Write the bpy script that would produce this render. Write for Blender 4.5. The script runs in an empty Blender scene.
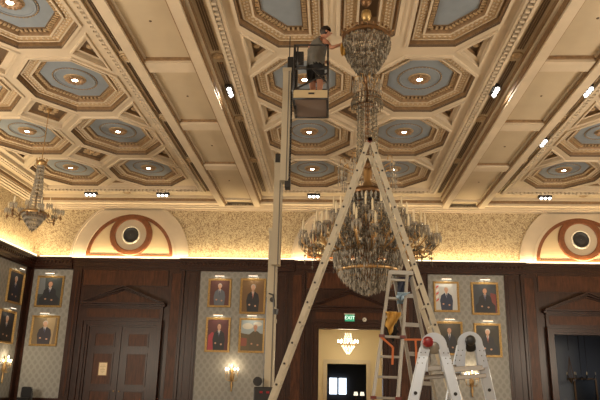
import bpy, bmesh, math, random
from mathutils import Vector, Matrix
from mathutils.geometry import tessellate_polygon
R = random.Random(7)
C = bpy.context.scene.collection
PI = math.pi
XM, G, D = 0.967, 11.847, 33.05          # middle axis of the hall, bay spacing, back wall
LW, RW, BW = -16.05, 17.98, -9.0         # side walls and wall behind the camera
SX, PY, Y3 = 3.87, 4.656, 28.96          # coffer spacing across / along, last coffer row
BED, CHN, BEAM = 11.337, 11.20, 10.73

# ---------------------------------------------------------------- materials
def nt(name):
    m = bpy.data.materials.new(name); m.use_nodes = True
    n = m.node_tree.nodes; return m, n, m.node_tree.links, n['Principled BSDF']
def mat(name, col, rough=.5, metal=0, var=0, scale=6, emit=None, es=0, spec=.5, bump=0, stretch=None):
    m, n, l, b = nt(name)
    b.inputs['Base Color'].default_value = (*col, 1); b.inputs['Roughness'].default_value = rough
    b.inputs['Metallic'].default_value = metal; b.inputs['Specular IOR Level'].default_value = spec
    if emit: b.inputs['Emission Color'].default_value = (*emit, 1); b.inputs['Emission Strength'].default_value = es
    if var or bump:
        tc = n.new('ShaderNodeTexCoord'); mp = n.new('ShaderNodeMapping'); no = n.new('ShaderNodeTexNoise')
        mp.inputs['Scale'].default_value = stretch or (1, 1, 1)
        no.inputs['Scale'].default_value = scale; no.inputs['Detail'].default_value = 5
        l.new(tc.outputs['Object'], mp.inputs[0]); l.new(mp.outputs[0], no.inputs[0])
        if var:
            r = n.new('ShaderNodeValToRGB'); r.color_ramp.elements[0].position = .3; r.color_ramp.elements[1].position = .7
            r.color_ramp.elements[0].color = (*[c * (1 - var) for c in col], 1)
            r.color_ramp.elements[1].color = (*[min(1, c * (1 + var)) for c in col], 1)
            l.new(no.outputs[0], r.inputs[0]); l.new(r.outputs[0], b.inputs['Base Color'])
        if bump:
            bp = n.new('ShaderNodeBump'); bp.inputs['Strength'].default_value = bump; bp.inputs['Distance'].default_value = .02
            l.new(no.outputs[0], bp.inputs['Height']); l.new(bp.outputs[0], b.inputs['Normal'])
    return m
def pattern(name, c1, c2, kind, sc, rough=.7):
    m, n, l, b = nt(name); b.inputs['Roughness'].default_value = rough
    tc = n.new('ShaderNodeTexCoord'); r = n.new('ShaderNodeValToRGB')
    if kind == 'damask':      # leafy all-over figure
        vo = n.new('ShaderNodeTexVoronoi'); vo.feature = 'DISTANCE_TO_EDGE'; vo.inputs['Scale'].default_value = sc
        no = n.new('ShaderNodeTexNoise'); no.inputs['Scale'].default_value = sc * .8; no.inputs['Detail'].default_value = 2
        mx = n.new('ShaderNodeMixRGB'); mx.inputs[0].default_value = .4
        l.new(tc.outputs['Object'], no.inputs[0]); l.new(tc.outputs['Object'], mx.inputs[1]); l.new(no.outputs['Color'], mx.inputs[2])
        l.new(mx.outputs[0], vo.inputs[0]); l.new(vo.outputs['Distance'], r.inputs[0])
        r.color_ramp.elements[0].position = .05; r.color_ramp.elements[1].position = .16
    else:                     # ogee repeat
        sp = n.new('ShaderNodeSeparateXYZ'); l.new(tc.outputs['Object'], sp.inputs[0])
        def M(op, a, bb):
            q = n.new('ShaderNodeMath'); q.operation = op
            for i, v in enumerate((a, bb)):
                if v is None: continue
                if isinstance(v, (int, float)): q.inputs[i].default_value = v
                else: l.new(v, q.inputs[i])
            return q.outputs[0]
        h = M('ADD', sp.outputs['X'], sp.outputs['Y'])
        a = M('MULTIPLY', h, sc); z = M('MULTIPLY', sp.outputs['Z'], sc * .75)
        v = M('MULTIPLY', M('SINE', M('ADD', a, z), None), M('SINE', M('SUBTRACT', a, z), None))
        v = M('ABSOLUTE', v, None); l.new(v, r.inputs[0])
        r.color_ramp.elements[0].position = .25; r.color_ramp.elements[1].position = .6
    r.color_ramp.elements[0].color = (*c1, 1); r.color_ramp.elements[1].color = (*c2, 1)
    l.new(r.outputs[0], b.inputs['Base Color']); return m

M = {}
M['cream'] = mat('cream_paint', (.47, .39, .29), .6, var=.07, scale=1.2)
M['panelc'] = mat('ceiling_panel_paint', (.40, .325, .225), .6, var=.06, scale=.8)
M['glaze'] = mat('glaze_with_recess_shade', (.205, .125, .062), .55, var=.25, scale=9)  # brown band tone, with the shading of the recesses put into the colour
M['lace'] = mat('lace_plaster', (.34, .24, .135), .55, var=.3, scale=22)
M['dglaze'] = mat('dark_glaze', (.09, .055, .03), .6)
M['blue'] = mat('blue_paint', (.175, .205, .24), .6, var=.06, scale=3)
M['gold'] = mat('gilt', (.42, .29, .12), .4, .7, var=.2, scale=12)
M['dbrown'] = mat('brown_ring', (.13, .095, .065), .6)
M['rosette'] = mat('rosette_gilt', (.24, .15, .085), .5, .2, var=.3, scale=20)
M['brass'] = mat('brass', (.40, .26, .12), .38, .9)
M['dbronze'] = mat('dark_bronze', (.16, .09, .045), .4, .8)
M['lamp'] = mat('lamp_lens', (1, 1, 1), .3, emit=(1, .86, .66), es=28)
M['coveled'] = mat('cove_light_strip', (.9, .85, .7), .4, emit=(1, .86, .60), es=1.3)
M['led'] = mat('spot_lens', (1, 1, 1), .3, emit=(1, .95, .88), es=7)
M['bulb'] = mat('candle_bulb', (1, 1, 1), .3, emit=(1, .80, .52), es=28)
M['pl'] = mat('picture_lamp_lens', (1, 1, 1), .3, emit=(1, .93, .8), es=1.6)
M['black'] = mat('black_metal', (.012, .012, .014), .4)
M['blackcloth'] = mat('black_cloth', (.008, .008, .01), .85)
M['wood'] = mat('mahogany', (.030, .0105, .006), .34, spec=.24, var=.45, scale=5, stretch=(3, 3, .35))
M['woodp'] = mat('mahogany_panel', (.062, .023, .011), .4, spec=.16, var=.45, scale=4, stretch=(3, 3, .5))
M['orangewood'] = mat('stained_oak', (.15, .048, .015), .4, var=.2, scale=6)
M['uppaper'] = pattern('gold_damask_paper', (.52, .43, .275), (.245, .175, .10), 'damask', 8.5)
M['fabric'] = pattern('grey_ogee_fabric', (.25, .247, .23), (.205, .20, .186), 'ogee', 9.5)
M['floor'] = pattern('hall_carpet', (.36, .27, .19), (.48, .40, .29), 'ogee', 4, .95)
M['tan'] = mat('corridor_paint', (.56, .46, .29), .6)
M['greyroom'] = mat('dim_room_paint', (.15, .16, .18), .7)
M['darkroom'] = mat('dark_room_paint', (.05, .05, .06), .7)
M['sky'] = mat('window_daylight', (1, 1, 1), .5, emit=(.72, .85, 1), es=3)
M['alu'] = mat('aluminium', (.27, .265, .25), .42, .4)
M['oldalu'] = mat('worn_ladder_rail', (.43, .40, .33), .5, .15, var=.1, scale=8)
M['silver'] = mat('bright_ladder_rail', (.50, .575, .69), .35, .25)
M['red'] = mat('red_knob', (.20, .008, .014), .3)
M['rungm'] = mat('scuffed_rung', (.17, .15, .13), .5, .3)
M['dred'] = mat('dark_red_plastic', (.12, .015, .012), .4)
M['orange'] = mat('orange_strap', (.50, .13, .035), .6)
M['yellow'] = mat('yellow_cloth', (.42, .24, .05), .8, var=.2, scale=10)
M['bluetag'] = mat('blue_label', (.05, .09, .24), .4)
M['mast'] = mat('mast_paint', (.36, .325, .255), .5, .2)
M['mastd'] = mat('mast_groove', (.10, .09, .08), .5)
M['tray'] = mat('platform_underside', (.135, .10, .085), .6)
M['traylip'] = mat('platform_lip', (.42, .34, .21), .5)
M['skin'] = mat('skin', (.42, .20, .13), .55)
M['hair'] = mat('dark_hair', (.018, .01, .007), .6)
M['shirt'] = mat('grey_tank_top', (.13, .125, .115), .9, var=.1, scale=14)
M['short'] = mat('black_shorts', (.010, .010, .012), .9)
M['candle'] = mat('candle_sleeve', (.62, .54, .38), .5)
M['speaker'] = mat('speaker_mesh', (.015, .015, .016), .5)
M['offwhite'] = mat('off_white_plastic', (.62, .58, .5), .5)
M['plaque'] = mat('plaque', (.62, .50, .30), .4)
M['exitg'] = mat('exit_green', (.02, .20, .10), .4, emit=(.05, .62, .32), es=.35)
M['white'] = mat('sign_letters', (.8, .9, .85), .5, emit=(.8, 1, .9), es=.9)
M['gilframe'] = mat('gilt_frame', (.34, .215, .075), .4, .5, var=.3, scale=15)
def crystal(name, base, tr):
    m, n, l, b = nt(name)
    b.inputs['Base Color'].default_value = (*base, 1); b.inputs['Roughness'].default_value = .12
    b.inputs['Specular IOR Level'].default_value = 1.0; b.inputs['IOR'].default_value = 1.6
    t = n.new('ShaderNodeBsdfTransparent'); mx = n.new('ShaderNodeMixShader'); mx.inputs[0].default_value = tr
    t.inputs[0].default_value = (.92, .9, .86, 1)
    l.new(b.outputs[0], mx.inputs[1]); l.new(t.outputs[0], mx.inputs[2]); l.new(mx.outputs[0], n['Material Output'].inputs[0])
    return m
M['crystal'] = crystal('cut_crystal', (.15, .132, .105), .34)
M['crystal2'] = crystal('cut_crystal_bright', (.36, .335, .29), .38)
M['litcrystal'] = mat('lit_crystal', (.9, .85, .7), .2, emit=(1, .9, .68), es=1.0)
M['glass'] = crystal('glass_candle_cup', (.36, .34, .31), .55)
_cc = {}
def colm(c):
    if c not in _cc: _cc[c] = mat('oil_paint_%d' % len(_cc), c, .55)
    return _cc[c]

# ---------------------------------------------------------------- mesh building
class MB:
    def __init__(s): s.v = []; s.f = []; s.m = []; s.cur = 0; s.mats = []
    def use(s, m):
        if isinstance(m, str): m = M[m]
        if m not in s.mats: s.mats.append(m)
        s.cur = s.mats.index(m); return s
    def add(s, vs, fs):
        o = len(s.v); s.v += [tuple(p) for p in vs]
        for f in fs: s.f.append([o + i for i in f]); s.m.append(s.cur)
        return s
    def box(s, x0, x1, y0, y1, z0, z1):
        return s.add([(x0,y0,z0),(x1,y0,z0),(x1,y1,z0),(x0,y1,z0),(x0,y0,z1),(x1,y0,z1),(x1,y1,z1),(x0,y1,z1)],
                     [(0,3,2,1),(4,5,6,7),(0,1,5,4),(1,2,6,5),(2,3,7,6),(3,0,4,7)])
    def bar(s, a, b, w, h, up=(0, 0, 1)):      # box between two points, w sideways, h along up
        a, b = Vector(a), Vector(b); d = (b - a).normalized(); sd = d.cross(Vector(up))
        if sd.length < 1e-4: sd = d.cross(Vector((1, 0, 0)))
        sd.normalize(); u = sd.cross(d); sd *= w / 2; u *= h / 2
        vs = [p + i * sd + j * u for p in (a, b) for i, j in ((-1,-1),(1,-1),(1,1),(-1,1))]
        return s.add(vs, [(0,1,2,3),(7,6,5,4),(0,4,5,1),(1,5,6,2),(2,6,7,3),(3,7,4,0)])
    def tube(s, pts, r, n=8, closed=False):
        pts = [Vector(p) for p in pts]; k = len(pts); rings = []
        rs = r if isinstance(r, (list, tuple)) else [r] * k
        for i, p in enumerate(pts):
            a = pts[(i - 1) % k] if (closed or i) else p; b = pts[(i + 1) % k] if (closed or i < k - 1) else p
            d = (b - a).normalized(); ref = Vector((0, 0, 1)) if abs(d.z) < .95 else Vector((1, 0, 0))
            u = d.cross(ref).normalized(); w = d.cross(u)
            rings.append([p + rs[i] * (math.cos(2*PI*j/n) * u + math.sin(2*PI*j/n) * w) for j in range(n)])
        fs = []
        for i in range(k if closed else k - 1):
            i2 = (i + 1) % k
            for j in range(n): fs.append((i*n+j, i*n+(j+1)%n, i2*n+(j+1)%n, i2*n+j))
        if not closed: fs += [tuple(range(n - 1, -1, -1)), tuple((k-1)*n+j for j in range(n))]
        return s.add([p for g in rings for p in g], fs)
    def lathe(s, c, prof, n=24, axis='z', caps=True):   # prof: (r, h) list
        vs, fs = [], []
        for r, h in prof:
            for j in range(n):
                a = 2 * PI * j / n; p = (r * math.cos(a), r * math.sin(a), h)
                if axis == 'y': p = (p[0], p[2], p[1])
                if axis == 'x': p = (p[2], p[0], p[1])
                vs.append((c[0] + p[0], c[1] + p[1], c[2] + p[2]))
        for i in range(len(prof) - 1):
            for j in range(n): fs.append((i*n+j, i*n+(j+1)%n, (i+1)*n+(j+1)%n, (i+1)*n+j))
        if caps: fs += [tuple(range(n - 1, -1, -1)), tuple((len(prof)-1)*n+j for j in range(n))]
        return s.add(vs, fs)
    def poly(s, pts): return s.add(pts, [tuple(range(len(pts)))])
    def drop(s, p, L, w):                     # hanging cut prism, p is the top
        x, y, z = p; q = z - L * .3
        return s.add([(x,y,z),(x+w,y,q),(x,y+w,q),(x-w,y,q),(x,y-w,q),(x,y,z-L)],
                     [(0,1,2),(0,2,3),(0,3,4),(0,4,1),(5,2,1),(5,3,2),(5,4,3),(5,1,4)])
    def prism(s, pts, y0, y1):                # outline in x,z thickened along y
        n = len(pts); vs = [(x, y0, z) for x, z in pts] + [(x, y1, z) for x, z in pts]
        return s.add(vs, [tuple(range(n)), tuple(range(2*n-1, n-1, -1))] + [(i, i+n, (i+1)%n+n, (i+1)%n) for i in range(n)])
    def strip(s, A, B):                       # quads between two equal closed loops
        n = len(A); return s.add(list(A) + list(B), [(i, (i+1)%n, (i+1)%n+n, i+n) for i in range(n)])
    def build(s, name, parent=None, smooth=False, m=None, bevel=0):
        me = bpy.data.meshes.new(name); me.from_pydata(s.v, [], s.f)
        for q in s.mats: me.materials.append(q)
        me.polygons.foreach_set('material_index', s.m)
        if smooth: me.polygons.foreach_set('use_smooth', [True] * len(s.f))
        me.update(); o = bpy.data.objects.new(name, me); C.objects.link(o)
        if parent: o.parent = parent
        if bevel:
            b = o.modifiers.new('bevel', 'BEVEL'); b.width = bevel; b.segments = 2; b.limit_method = 'ANGLE'
        return o
def mb(m): return MB().use(m)
def tag(o, label, cat=None, group=None, kind=None):
    if label: o['label'] = label
    if cat: o['category'] = cat
    if group: o['group'] = group
    if kind: o['kind'] = kind
    return o
def thing(name, label, cat, loc=(0, 0, 0), rz=0, group=None):
    o = bpy.data.objects.new(name, None); C.objects.link(o); o.location = loc; o.rotation_euler = (0, 0, rz)
    return tag(o, label, cat, group)
def copy_tree(o, parent=None):
    c = o.copy(); C.objects.link(c)
    if parent: c.parent = parent
    for ch in list(o.children): copy_tree(ch, c)
    return c
def struct(o, label=None):
    o['kind'] = 'structure'
    if label: o['label'] = label
    return o
def circ(cx, cz, r, a0, a1, n): return [(cx + r * math.cos(a0 + (a1-a0)*i/n), cz + r * math.sin(a0 + (a1-a0)*i/n)) for i in range(n + 1)]

# ---------------------------------------------------------------- room shell
struct(mb('floor').box(LW - .3, RW + .3, BW - .3, D + 10, -.1, 0).build('floor'), 'patterned carpet floor of the ballroom')
# back wall
BAYS = [XM - G, XM, XM + G]
WT = .4
w = mb('wood'); segs = []
xs = [LW, XM - 1.62, XM + 1.6, XM + G - 1.72, XM + G + 1.72, RW]
w.box(xs[0], xs[1], D, D + WT, 0, 7.9).box(xs[2], xs[3], D, D + WT, 0, 7.9).box(xs[4], xs[5], D, D + WT, 0, 7.9)
w.box(xs[1], xs[2], D, D + WT, 4.38, 7.9).box(xs[3], xs[4], D, D + WT, 4.30, 7.9)
w.use('uppaper').box(LW, RW, D, D + WT, 7.9, 11.6)
wall_back = struct(w.build('wall_back'), 'back wall of dark mahogany panelling below gold damask wallpaper')
# frieze and large plain panels, pilasters
def frame(m, x0, x1, z0, z1, y, wd=.07, dp=.05):
    m.box(x0, x1, y - dp, y, z0, z0 + wd).box(x0, x1, y - dp, y, z1 - wd, z1)
    m.box(x0, x0 + wd, y - dp, y, z0 + wd, z1 - wd).box(x1 - wd, x1, y - dp, y, z0 + wd, z1 - wd)
p = MB()
for c in BAYS:
    for s in (-1, 1):
        e_ = 2.78 if (c == BAYS[0] and s < 0) or (c == BAYS[2] and s > 0) else 3.15
        a, b = sorted((c + s * 2.35, c + s * e_))
        p.use('wood').box(a, b, D - .09, D, .5, 7.35)
        p.use('woodp').box(a + .17, b - .17, D - .105, D - .09, .8, 7.1)
        p.use('wood'); frame(p, a + .12, b - .12, .75, 7.15, D - .09, .05, .035)
        a, b = sorted((c + s * 3.25, c + s * 3.9))
        if e_ > 3 and a > LW and b < RW:
            p.use('wood').box(a, b, D - .05, D, .5, 7.35); frame(p, a + .1, b - .12, .75, 7.15, D - .05, .05, .03)
    p.use('woodp').box(c - 2.25, c + 2.25, D - .02, D, 6.45, 7.25); frame(p.use('wood'), c - 2.3, c + 2.3, 6.4, 7.3, D, .05, .04)
struct(p.build('wood_panelling', wall_back))
# cornice: shelf along the whole wall, projecting dentilled over the fabric bays
def cornice(m, a0, a1, wall, depthsign, axis, proj):
    def bx(u0, u1, v0, v1, z0, z1):
        v0, v1 = sorted((wall + depthsign * v0, wall + depthsign * v1))
        (m.box(u0, u1, v0, v1, z0, z1) if axis == 'x' else m.box(v0, v1, u0, u1, z0, z1))
    bx(a0, a1, 0, .06 + proj, 7.28, 7.42); bx(a0, a1, 0, .10 + proj, 7.42, 7.55); bx(a0, a1, 0, .2 + proj, 7.68, 7.78); bx(a0, a1, 0, .26 + proj, 7.78, 7.86)
    if proj:
        n = int((a1 - a0) / .2)
        for i in range(n): u = a0 + (i + .5) * (a1 - a0) / n; bx(u - .05, u + .05, 0, .16 + proj, 7.55, 7.68)
        bx(a0, a1, 0, .10 + proj, 7.55, 7.68)
    else: bx(a0, a1, 0, .12, 7.55, 7.68)
m = mb('wood')
for c in BAYS: cornice(m, c - 2.9, c + 2.9, D, -1, 'x', 0)
for i, c in enumerate([XM - G*.5, XM + G*.5]): cornice(m, c - 3.02, c + 3.02, D, -1, 'x', .16)
cornice(m, LW, BAYS[0] - 2.9, D, -1, 'x', .16); cornice(m, BAYS[2] + 2.9, RW, D, -1, 'x', .16)
struct(m.build('cornice', wall_back))
# cove lip hiding the light strip
struct(mb('coveled').box(LW + .5, RW - .5, D - .3, D - .27, 7.86, 7.95).build('cove_strip', wall_back))
# fabric panels
m = mb('fabric')
fabs = [(LW + .2, -13.72), (XM - G*.5 - 1.94, XM - G*.5 + 1.94), (XM + G*.5 - 1.94, XM + G*.5 + 1.94), (XM + G + 3.98, RW - .2)]
for a, b in fabs: m.box(a, b, D - .03, D, .7, 7.24)
struct(m.build('fabric_panel', wall_back))
m = mb('wood')
for a, b in fabs: frame(m, a - .06, b + .06, .62, 7.3, D, .06, .09)
struct(m.build('panel_moulding', wall_back))
# lunettes
def lunette(c):
    c += .08
    root = tag(bpy.data.objects.new('lunette', None), None); C.objects.link(root); root.parent = wall_back; struct(root)
    zc = 7.93; top = 10.555
    def arc(r, n=40):
        out = []
        for i in range(n + 1):
            a = PI * i / n; out.append((c + r * math.cos(a), min(top, zc + r * math.sin(a))))
        return out
    def band(r0, r1, y0, y1, mt):
        m = mb(mt); A, B = arc(r1), arc(r0); n = len(A)
        vs = [(x, y1, z) for x, z in A] + [(x, y1, z) for x, z in B] + [(x, y0, z) for x, z in A] + [(x, y0, z) for x, z in B]
        fs = []
        for i in range(n - 1):
            fs += [(i, i+1, n+i+1, n+i), (i, 2*n+i, 2*n+i+1, i+1), (n+i, n+i+1, 3*n+i+1, 3*n+i)]
        return m.add(vs, fs)
    a = band(2.36, 3.2, D, D - .1, 'cream'); a.build('archivolt', root)
    b = band(3.08, 3.2, D - .1, D - .17, 'cream'); b.build('arch_moulding', root)
    b = band(2.36, 2.5, D - .1, D - .14, 'cream'); b.build('arch_bead', root)
    t = mb(mat('tympanum_paint', (.46, .36, .22), .6) if 'tym' not in M else M['tym']); t.prism(arc(2.36)[::-1], D - .03, D); t.build('tympanum', root)
    band(2.18, 2.36, D - .03, D - .11, 'orangewood').build('arch_band', root)
    mb('orangewood').box(c - 2.14, c + 2.14, D - .11, D - .03, 7.93, 8.07).build('sill_band', root)
    cz = 9.16
    mb('orangewood').lathe((c, D - .03, cz), [(.84, 0), (.84, -.1), (.88, -.13), (1.1, -.13), (1.15, -.1), (1.15, 0)], 48, 'y', False).build('oculus_ring', root)
    mb('cream').lathe((c, D - .03, cz), [(.84, 0), (.84, -.04), (.01, -.04)], 48, 'y', False).build('oculus_disc', root)
M['tym'] = mat('tympanum_paint', (.47, .37, .23), .6)
for c in BAYS: lunette(c)
def speaker(c, lab):
    t = thing('wall_speaker', lab, 'speaker', (c + .08, D - .075, 9.16))
    mb('offwhite').lathe((0, 0, 0), [(.42, 0), (.42, -.05), (.455, -.07), (.49, -.05), (.5, 0)], 40, 'y', False).build('rim', t, True)
    g = mb('speaker').lathe((0, 0, 0), [(.43, 0), (.42, -.04), (.36, -.05), (.34, -.03), (.2, -.045), (.01, -.055)], 40, 'y', False).build('grille', t, True)
speaker(BAYS[0], 'round black ceiling-high speaker in left lunette above the closed double door')
speaker(BAYS[2], 'round black speaker in right lunette above the dark doorway')
speaker(BAYS[1], 'round black speaker in middle lunette behind the big chandelier')

# door surrounds with pediments
def surround(c, hw, zt, name):
    m = mb('wood')
    for s in (-1, 1):
        for k, (o0, o1, dp) in enumerate([(0, .1, .14), (.1, .28, .22), (.28, .36, .32)]):
            a, b = sorted((c + s * (hw + o0), c + s * (hw + o1))); m.box(a, b, D - dp, D, 0, zt + o1)
    for o0, o1, dp in [(0, .1, .14), (.1, .28, .22), (.28, .36, .32)]: m.box(c - hw - o0, c + hw + o0, D - dp, D, zt + o0, zt + o1)
    W2 = hw + .33
    m.box(c - W2, c + W2, D - .13, D, zt + .36, 5.32)
    m.box(c - W2 - .02, c + W2 + .02, D - .2, D, 5.26, 5.34).box(c - W2 - .12, c + W2 + .12, D - .3, D, 5.34, 5.42).box(c - W2 - .14, c + W2 + .14, D - .58, D, 5.42, 5.5)
    o = struct(m.build(name)); 
    f = mb('woodp').box(c - W2 + .15, c + W2 - .15, D - .145, D - .13, zt + .48, 5.2); f.build('frieze', o)
    pw, ph = W2 + .14, 6.38
    q = mb('woodp').prism([(c - pw + .2, 5.5), (c + pw - .2, 5.5), (c, ph - .15)], D - .2, D); q.build('tympanum', o)
    q = mb('wood')
    for s in (-1, 1):
        for off, dp, th in ((0, .62, .07), (-.09, .46, .08), (-.2, .34, .05)):
            q.prism([(c + s * pw, 5.5 + off*.2), (c, ph + off), (c, ph + off - th), (c + s * (pw - .12), 5.5 + off*.2 - 0.0)] if s < 0 else
                    [(c + s * (pw - .12), 5.5 + off*.2), (c, ph + off - th), (c, ph + off), (c + s * pw, 5.5 + off*.2)], D - dp, D)
    q.build('pediment', o); return o
d1 = surround(BAYS[0] + .1, 1.73, 4.28, 'door_1')
d2 = surround(BAYS[1], 1.6, 4.38, 'door_2')
d3 = surround(BAYS[2], 1.72, 4.3, 'door_3')
d1['label'] = 'closed mahogany double door with pediment'; d2['label'] = 'open mahogany doorway with pediment to the corridor'; d3['label'] = 'open mahogany doorway to the dim room'
c = BAYS[0] + .1
for s in (-1, 1):
    a, b = sorted((c + s * .02, c + s * 1.72))
    lf = mb('wood').box(a, b, D - .05, D - .001, 0, 4.28).build('door_leaf', d1)
    q = MB()
    for z0, z1 in ((3.25, 4.0), (1.35, 3.0), (.3, 1.15)):
        q.use('woodp').box(a + .38, b - .38, D - .065, D - .05, z0 + .08, z1 - .08); frame(q.use('wood'), a + .3, b - .3, z0, z1, D - .05, .07, .04)
    q.build('raised_panel', lf)
    mb('brass').lathe((c + s * .14, D - .12, 1.1), [(.01, 0), (.035, .01), (.035, .05), (.012, .06), (.012, .07)], 12, 'y').build('door_knob', lf)
t = thing('door_sign', 'small framed paper notice on the closed double door', 'sign', (-11.58, D - .075, 2.17))
mb('plaque').box(-.2, .2, -.012, .006, -.3, .3).build('paper', t)
q = mb('dbronze'); frame(q, -.23, .23, -.33, .33, .01, .03, .03); q.build('frame', t)
q = mb('dbronze')
for i, wd in enumerate((.11, .14, .07, .12, .1, .05)): q.box(-wd, wd, -.016, -.0125, .18 - i * .075, .195 - i * .075)
q.build('print', t)

# side and rear walls
def side_wall(name, X, s, lab):
    m = mb('wood'); a, b = sorted((X, X - s * .3))
    m.box(a, b, BW, D + WT, 0, 7.9); m.use('uppaper').box(a, b, BW, D + WT, 7.9, 11.6)
    o = struct(m.build(name), lab)
    q = mb('wood'); cornice(q, BW, D, X, s, 'y', .16); struct(q.build('cornice', o))
    a, b = sorted((X + s * .26, X + s * .3)); struct(mb('coveled').box(*sorted((X + s * .41, X + s * .44)), BW + .5, D - .5, 7.86, 7.95).build('cove_strip', o))
    f = mb('fabric'); fm = mb('wood')
    for y0, y1 in ((28.0, 32.45), (18.5, 23), (9, 13.5), (0, 4.5)):
        a, b = sorted((X, X + s * .03)); f.box(a, b, y0, y1, .7, 7.24)
        a, b = sorted((X, X + s * .09))
        fm.box(a, b, y0 - .06, y0, .62, 7.3).box(a, b, y1, y1 + .06, .62, 7.3).box(a, b, y0, y1, 7.24, 7.3).box(a, b, y0, y1, .62, .7)
    struct(f.build('fabric_panel', o)); struct(fm.build('panel_moulding', o)); return o
wall_left = side_wall('wall_left', LW, 1, 'left wall with grey fabric panel and mahogany')
wall_right = side_wall('wall_right', RW, -1, 'right wall of mahogany and fabric')
m = mb('wood').box(LW, RW, BW - .3, BW, 0, 7.9); m.use('uppaper').box(LW, RW, BW - .3, BW, 7.9, 11.6); wall_rear = struct(m.build('wall_rear'), 'wall behind the viewer')
m = mb('wood'); cornice(m, LW + .5, RW - .5, BW, 1, 'x', .16); struct(m.build('cornice', wall_rear))

# ---------------------------------------------------------------- ceiling
ceiling = struct(bpy.data.objects.new('ceiling', None), 'coffered cream plaster ceiling with blue octagons'); C.objects.link(ceiling)
struct(mb('panelc').box(LW - .3, RW + .3, BW - .3, D + WT, 12.0, 12.2).build('light_leak_slab', ceiling))  # unseen slab added over the ceiling to stop light leaks
OA, OB, CA, CB = 1.96, 1.66, 1.23, .985        # octagon half length / half width / chamfers
def octo(ins):
    vs = [(-(OB-CB), -OA), (OB-CB, -OA), (OB, -(OA-CA)), (OB, OA-CA), (OB-CB, OA), (-(OB-CB), OA), (-OB, OA-CA), (-OB, -(OA-CA))]
    return inset(vs, ins)
def inset(vs, ins):
    n = len(vs); L = []
    for i in range(n):
        a, b = Vector(vs[i]), Vector(vs[(i+1) % n]); d = (b - a).normalized(); nn = Vector((-d.y, d.x)); L.append((a + nn * ins, d))
    out = []
    for i in range(n):
        (p, d), (q, e) = L[i-1], L[i]; cr = d.x*e.y - d.y*e.x; t = ((q.x-p.x)*e.y - (q.y-p.y)*e.x) / cr; out.append((p.x + d.x*t, p.y + d.y*t))
    return out
def lift(l, z): return [(x, y, z) for x, y in l]
ROWS = [Y3 - k * PY for k in range(0, 6)]       # six rows, the last two above and behind the view
DI = (1.05, 1.30)
def diamond(cx, cy): return [(cx, cy - DI[1]), (cx + DI[0], cy), (cx, cy + DI[1]), (cx - DI[0], cy)]
def tri_side(cx, s, cy): # triangle by the bay edge
    x1 = cx + s * 3.58; x0 = cx + s * (SX - DI[0]); h = .94
    t = [(x0, cy), (x1, cy - h), (x1, cy + h)] if s > 0 else [(x0, cy), (x1, cy + h), (x1, cy - h)]
    return t
def tri_end(cx, y): return [(cx, y - 1.0), (cx + .8, y), (cx - .8, y)]
YE = Y3 + OA + .2
# around the big chandelier: two long coffers with square inner corners and a narrow central one
_n, _f, _i, _o = ROWS[4] - OA, ROWS[3] + OA, SX/2 - .675, SX/2 + OB
LONG_R = [(_i, _n), (_o - CB, _n), (_o, _n + CA), (_o, _f - CA), (_o - CB, _f), (_i, _f)]
LONG_L = [(-x, y) for x, y in LONG_R][::-1]
CENTRE = [(-.5, 8.7), (.5, 8.7), (.77, 9.0), (.77, 16.3), (.5, 16.6), (-.5, 16.6), (-.77, 16.3), (-.77, 9.0)]
bed_y0 = ROWS[-1] - PY/2
for c in BAYS:
    holes = []; loz = []; tris = []
    mid = c == XM
    for k, y in enumerate(ROWS):
        if mid and k in (3, 4): continue
        for s in (-1, 1): holes.append([(c + s*SX/2 + x, y + yy) for x, yy in octo(0)])
    if mid: holes += [[(c + x, y) for x, y in lp] for lp in (LONG_R, LONG_L, CENTRE)]
    for k in range(len(ROWS) - 1):
        cy = ROWS[k] - PY/2
        if not (mid and k in (2, 3, 4)): loz.append(diamond(c, cy))
        tris += [tri_side(c, -1, cy), tri_side(c, 1, cy)]
    tris += [tri_end(c, YE - .1)]
    outer = [(c - 3.97, bed_y0), (c + 3.97, bed_y0), (c + 3.97, YE), (c - 3.97, YE)]
    loops = [outer] + holes + loz + tris
    bm = bmesh.new(); es = []
    for lp in loops:
        vs = [bm.verts.new((x, y, BED)) for x, y in lp]
        es += [bm.edges.new((vs[i], vs[(i+1) % len(vs)])) for i in range(len(vs))]
    bmesh.ops.triangle_fill(bm, use_beauty=True, use_dissolve=False, edges=es, normal=(0, 0, -1))
    me = bpy.data.meshes.new('coffer_bed'); bm.to_mesh(me); bm.free(); me.materials.append(M['cream'])
    o = bpy.data.objects.new('coffer_bed', me); C.objects.link(o); o.parent = ceiling
    # lozenges and triangles: raised rim, recess, carved panel
    m = MB()
    for lp in loz + tris:
        small = len(lp) == 3; k1 = .07 if small else .1
        m.use('cream').strip(lift(inset(lp, -.09), BED), lift(inset(lp, -.07), BED - .05)).strip(lift(inset(lp, -.07), BED - .05), lift(inset(lp, -.01), BED - .05))
        m.strip(lift(inset(lp, -.01), BED - .05), lift(lp, BED + .10)).strip(lift(lp, BED + .10), lift(inset(lp, .14 if small else .2), BED + .10))
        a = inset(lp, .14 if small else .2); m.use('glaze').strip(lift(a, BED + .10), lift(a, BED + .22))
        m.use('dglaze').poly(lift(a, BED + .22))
        cx = sum(p[0] for p in lp) / len(lp); cy = sum(p[1] for p in lp) / len(lp)
        m.use('lace')
        rr = [(0, 0)] if small else [(0, 0), (.3, 0), (-.3, 0), (0, .35), (0, -.35), (.18, .2), (-.18, .2), (.18, -.2), (-.18, -.2)]
        for dx, dy in rr: m.lathe((cx + dx, cy + dy, BED + .22), [(.12, 0), (.1, -.05), (.03, -.07)], 8)
    m.build('carved_panel', ceiling)
    m = mb('panelc').box(c - 3.97, c + 3.97, BW, bed_y0, BED, BED + .1).build('plain_bed', ceiling)
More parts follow.
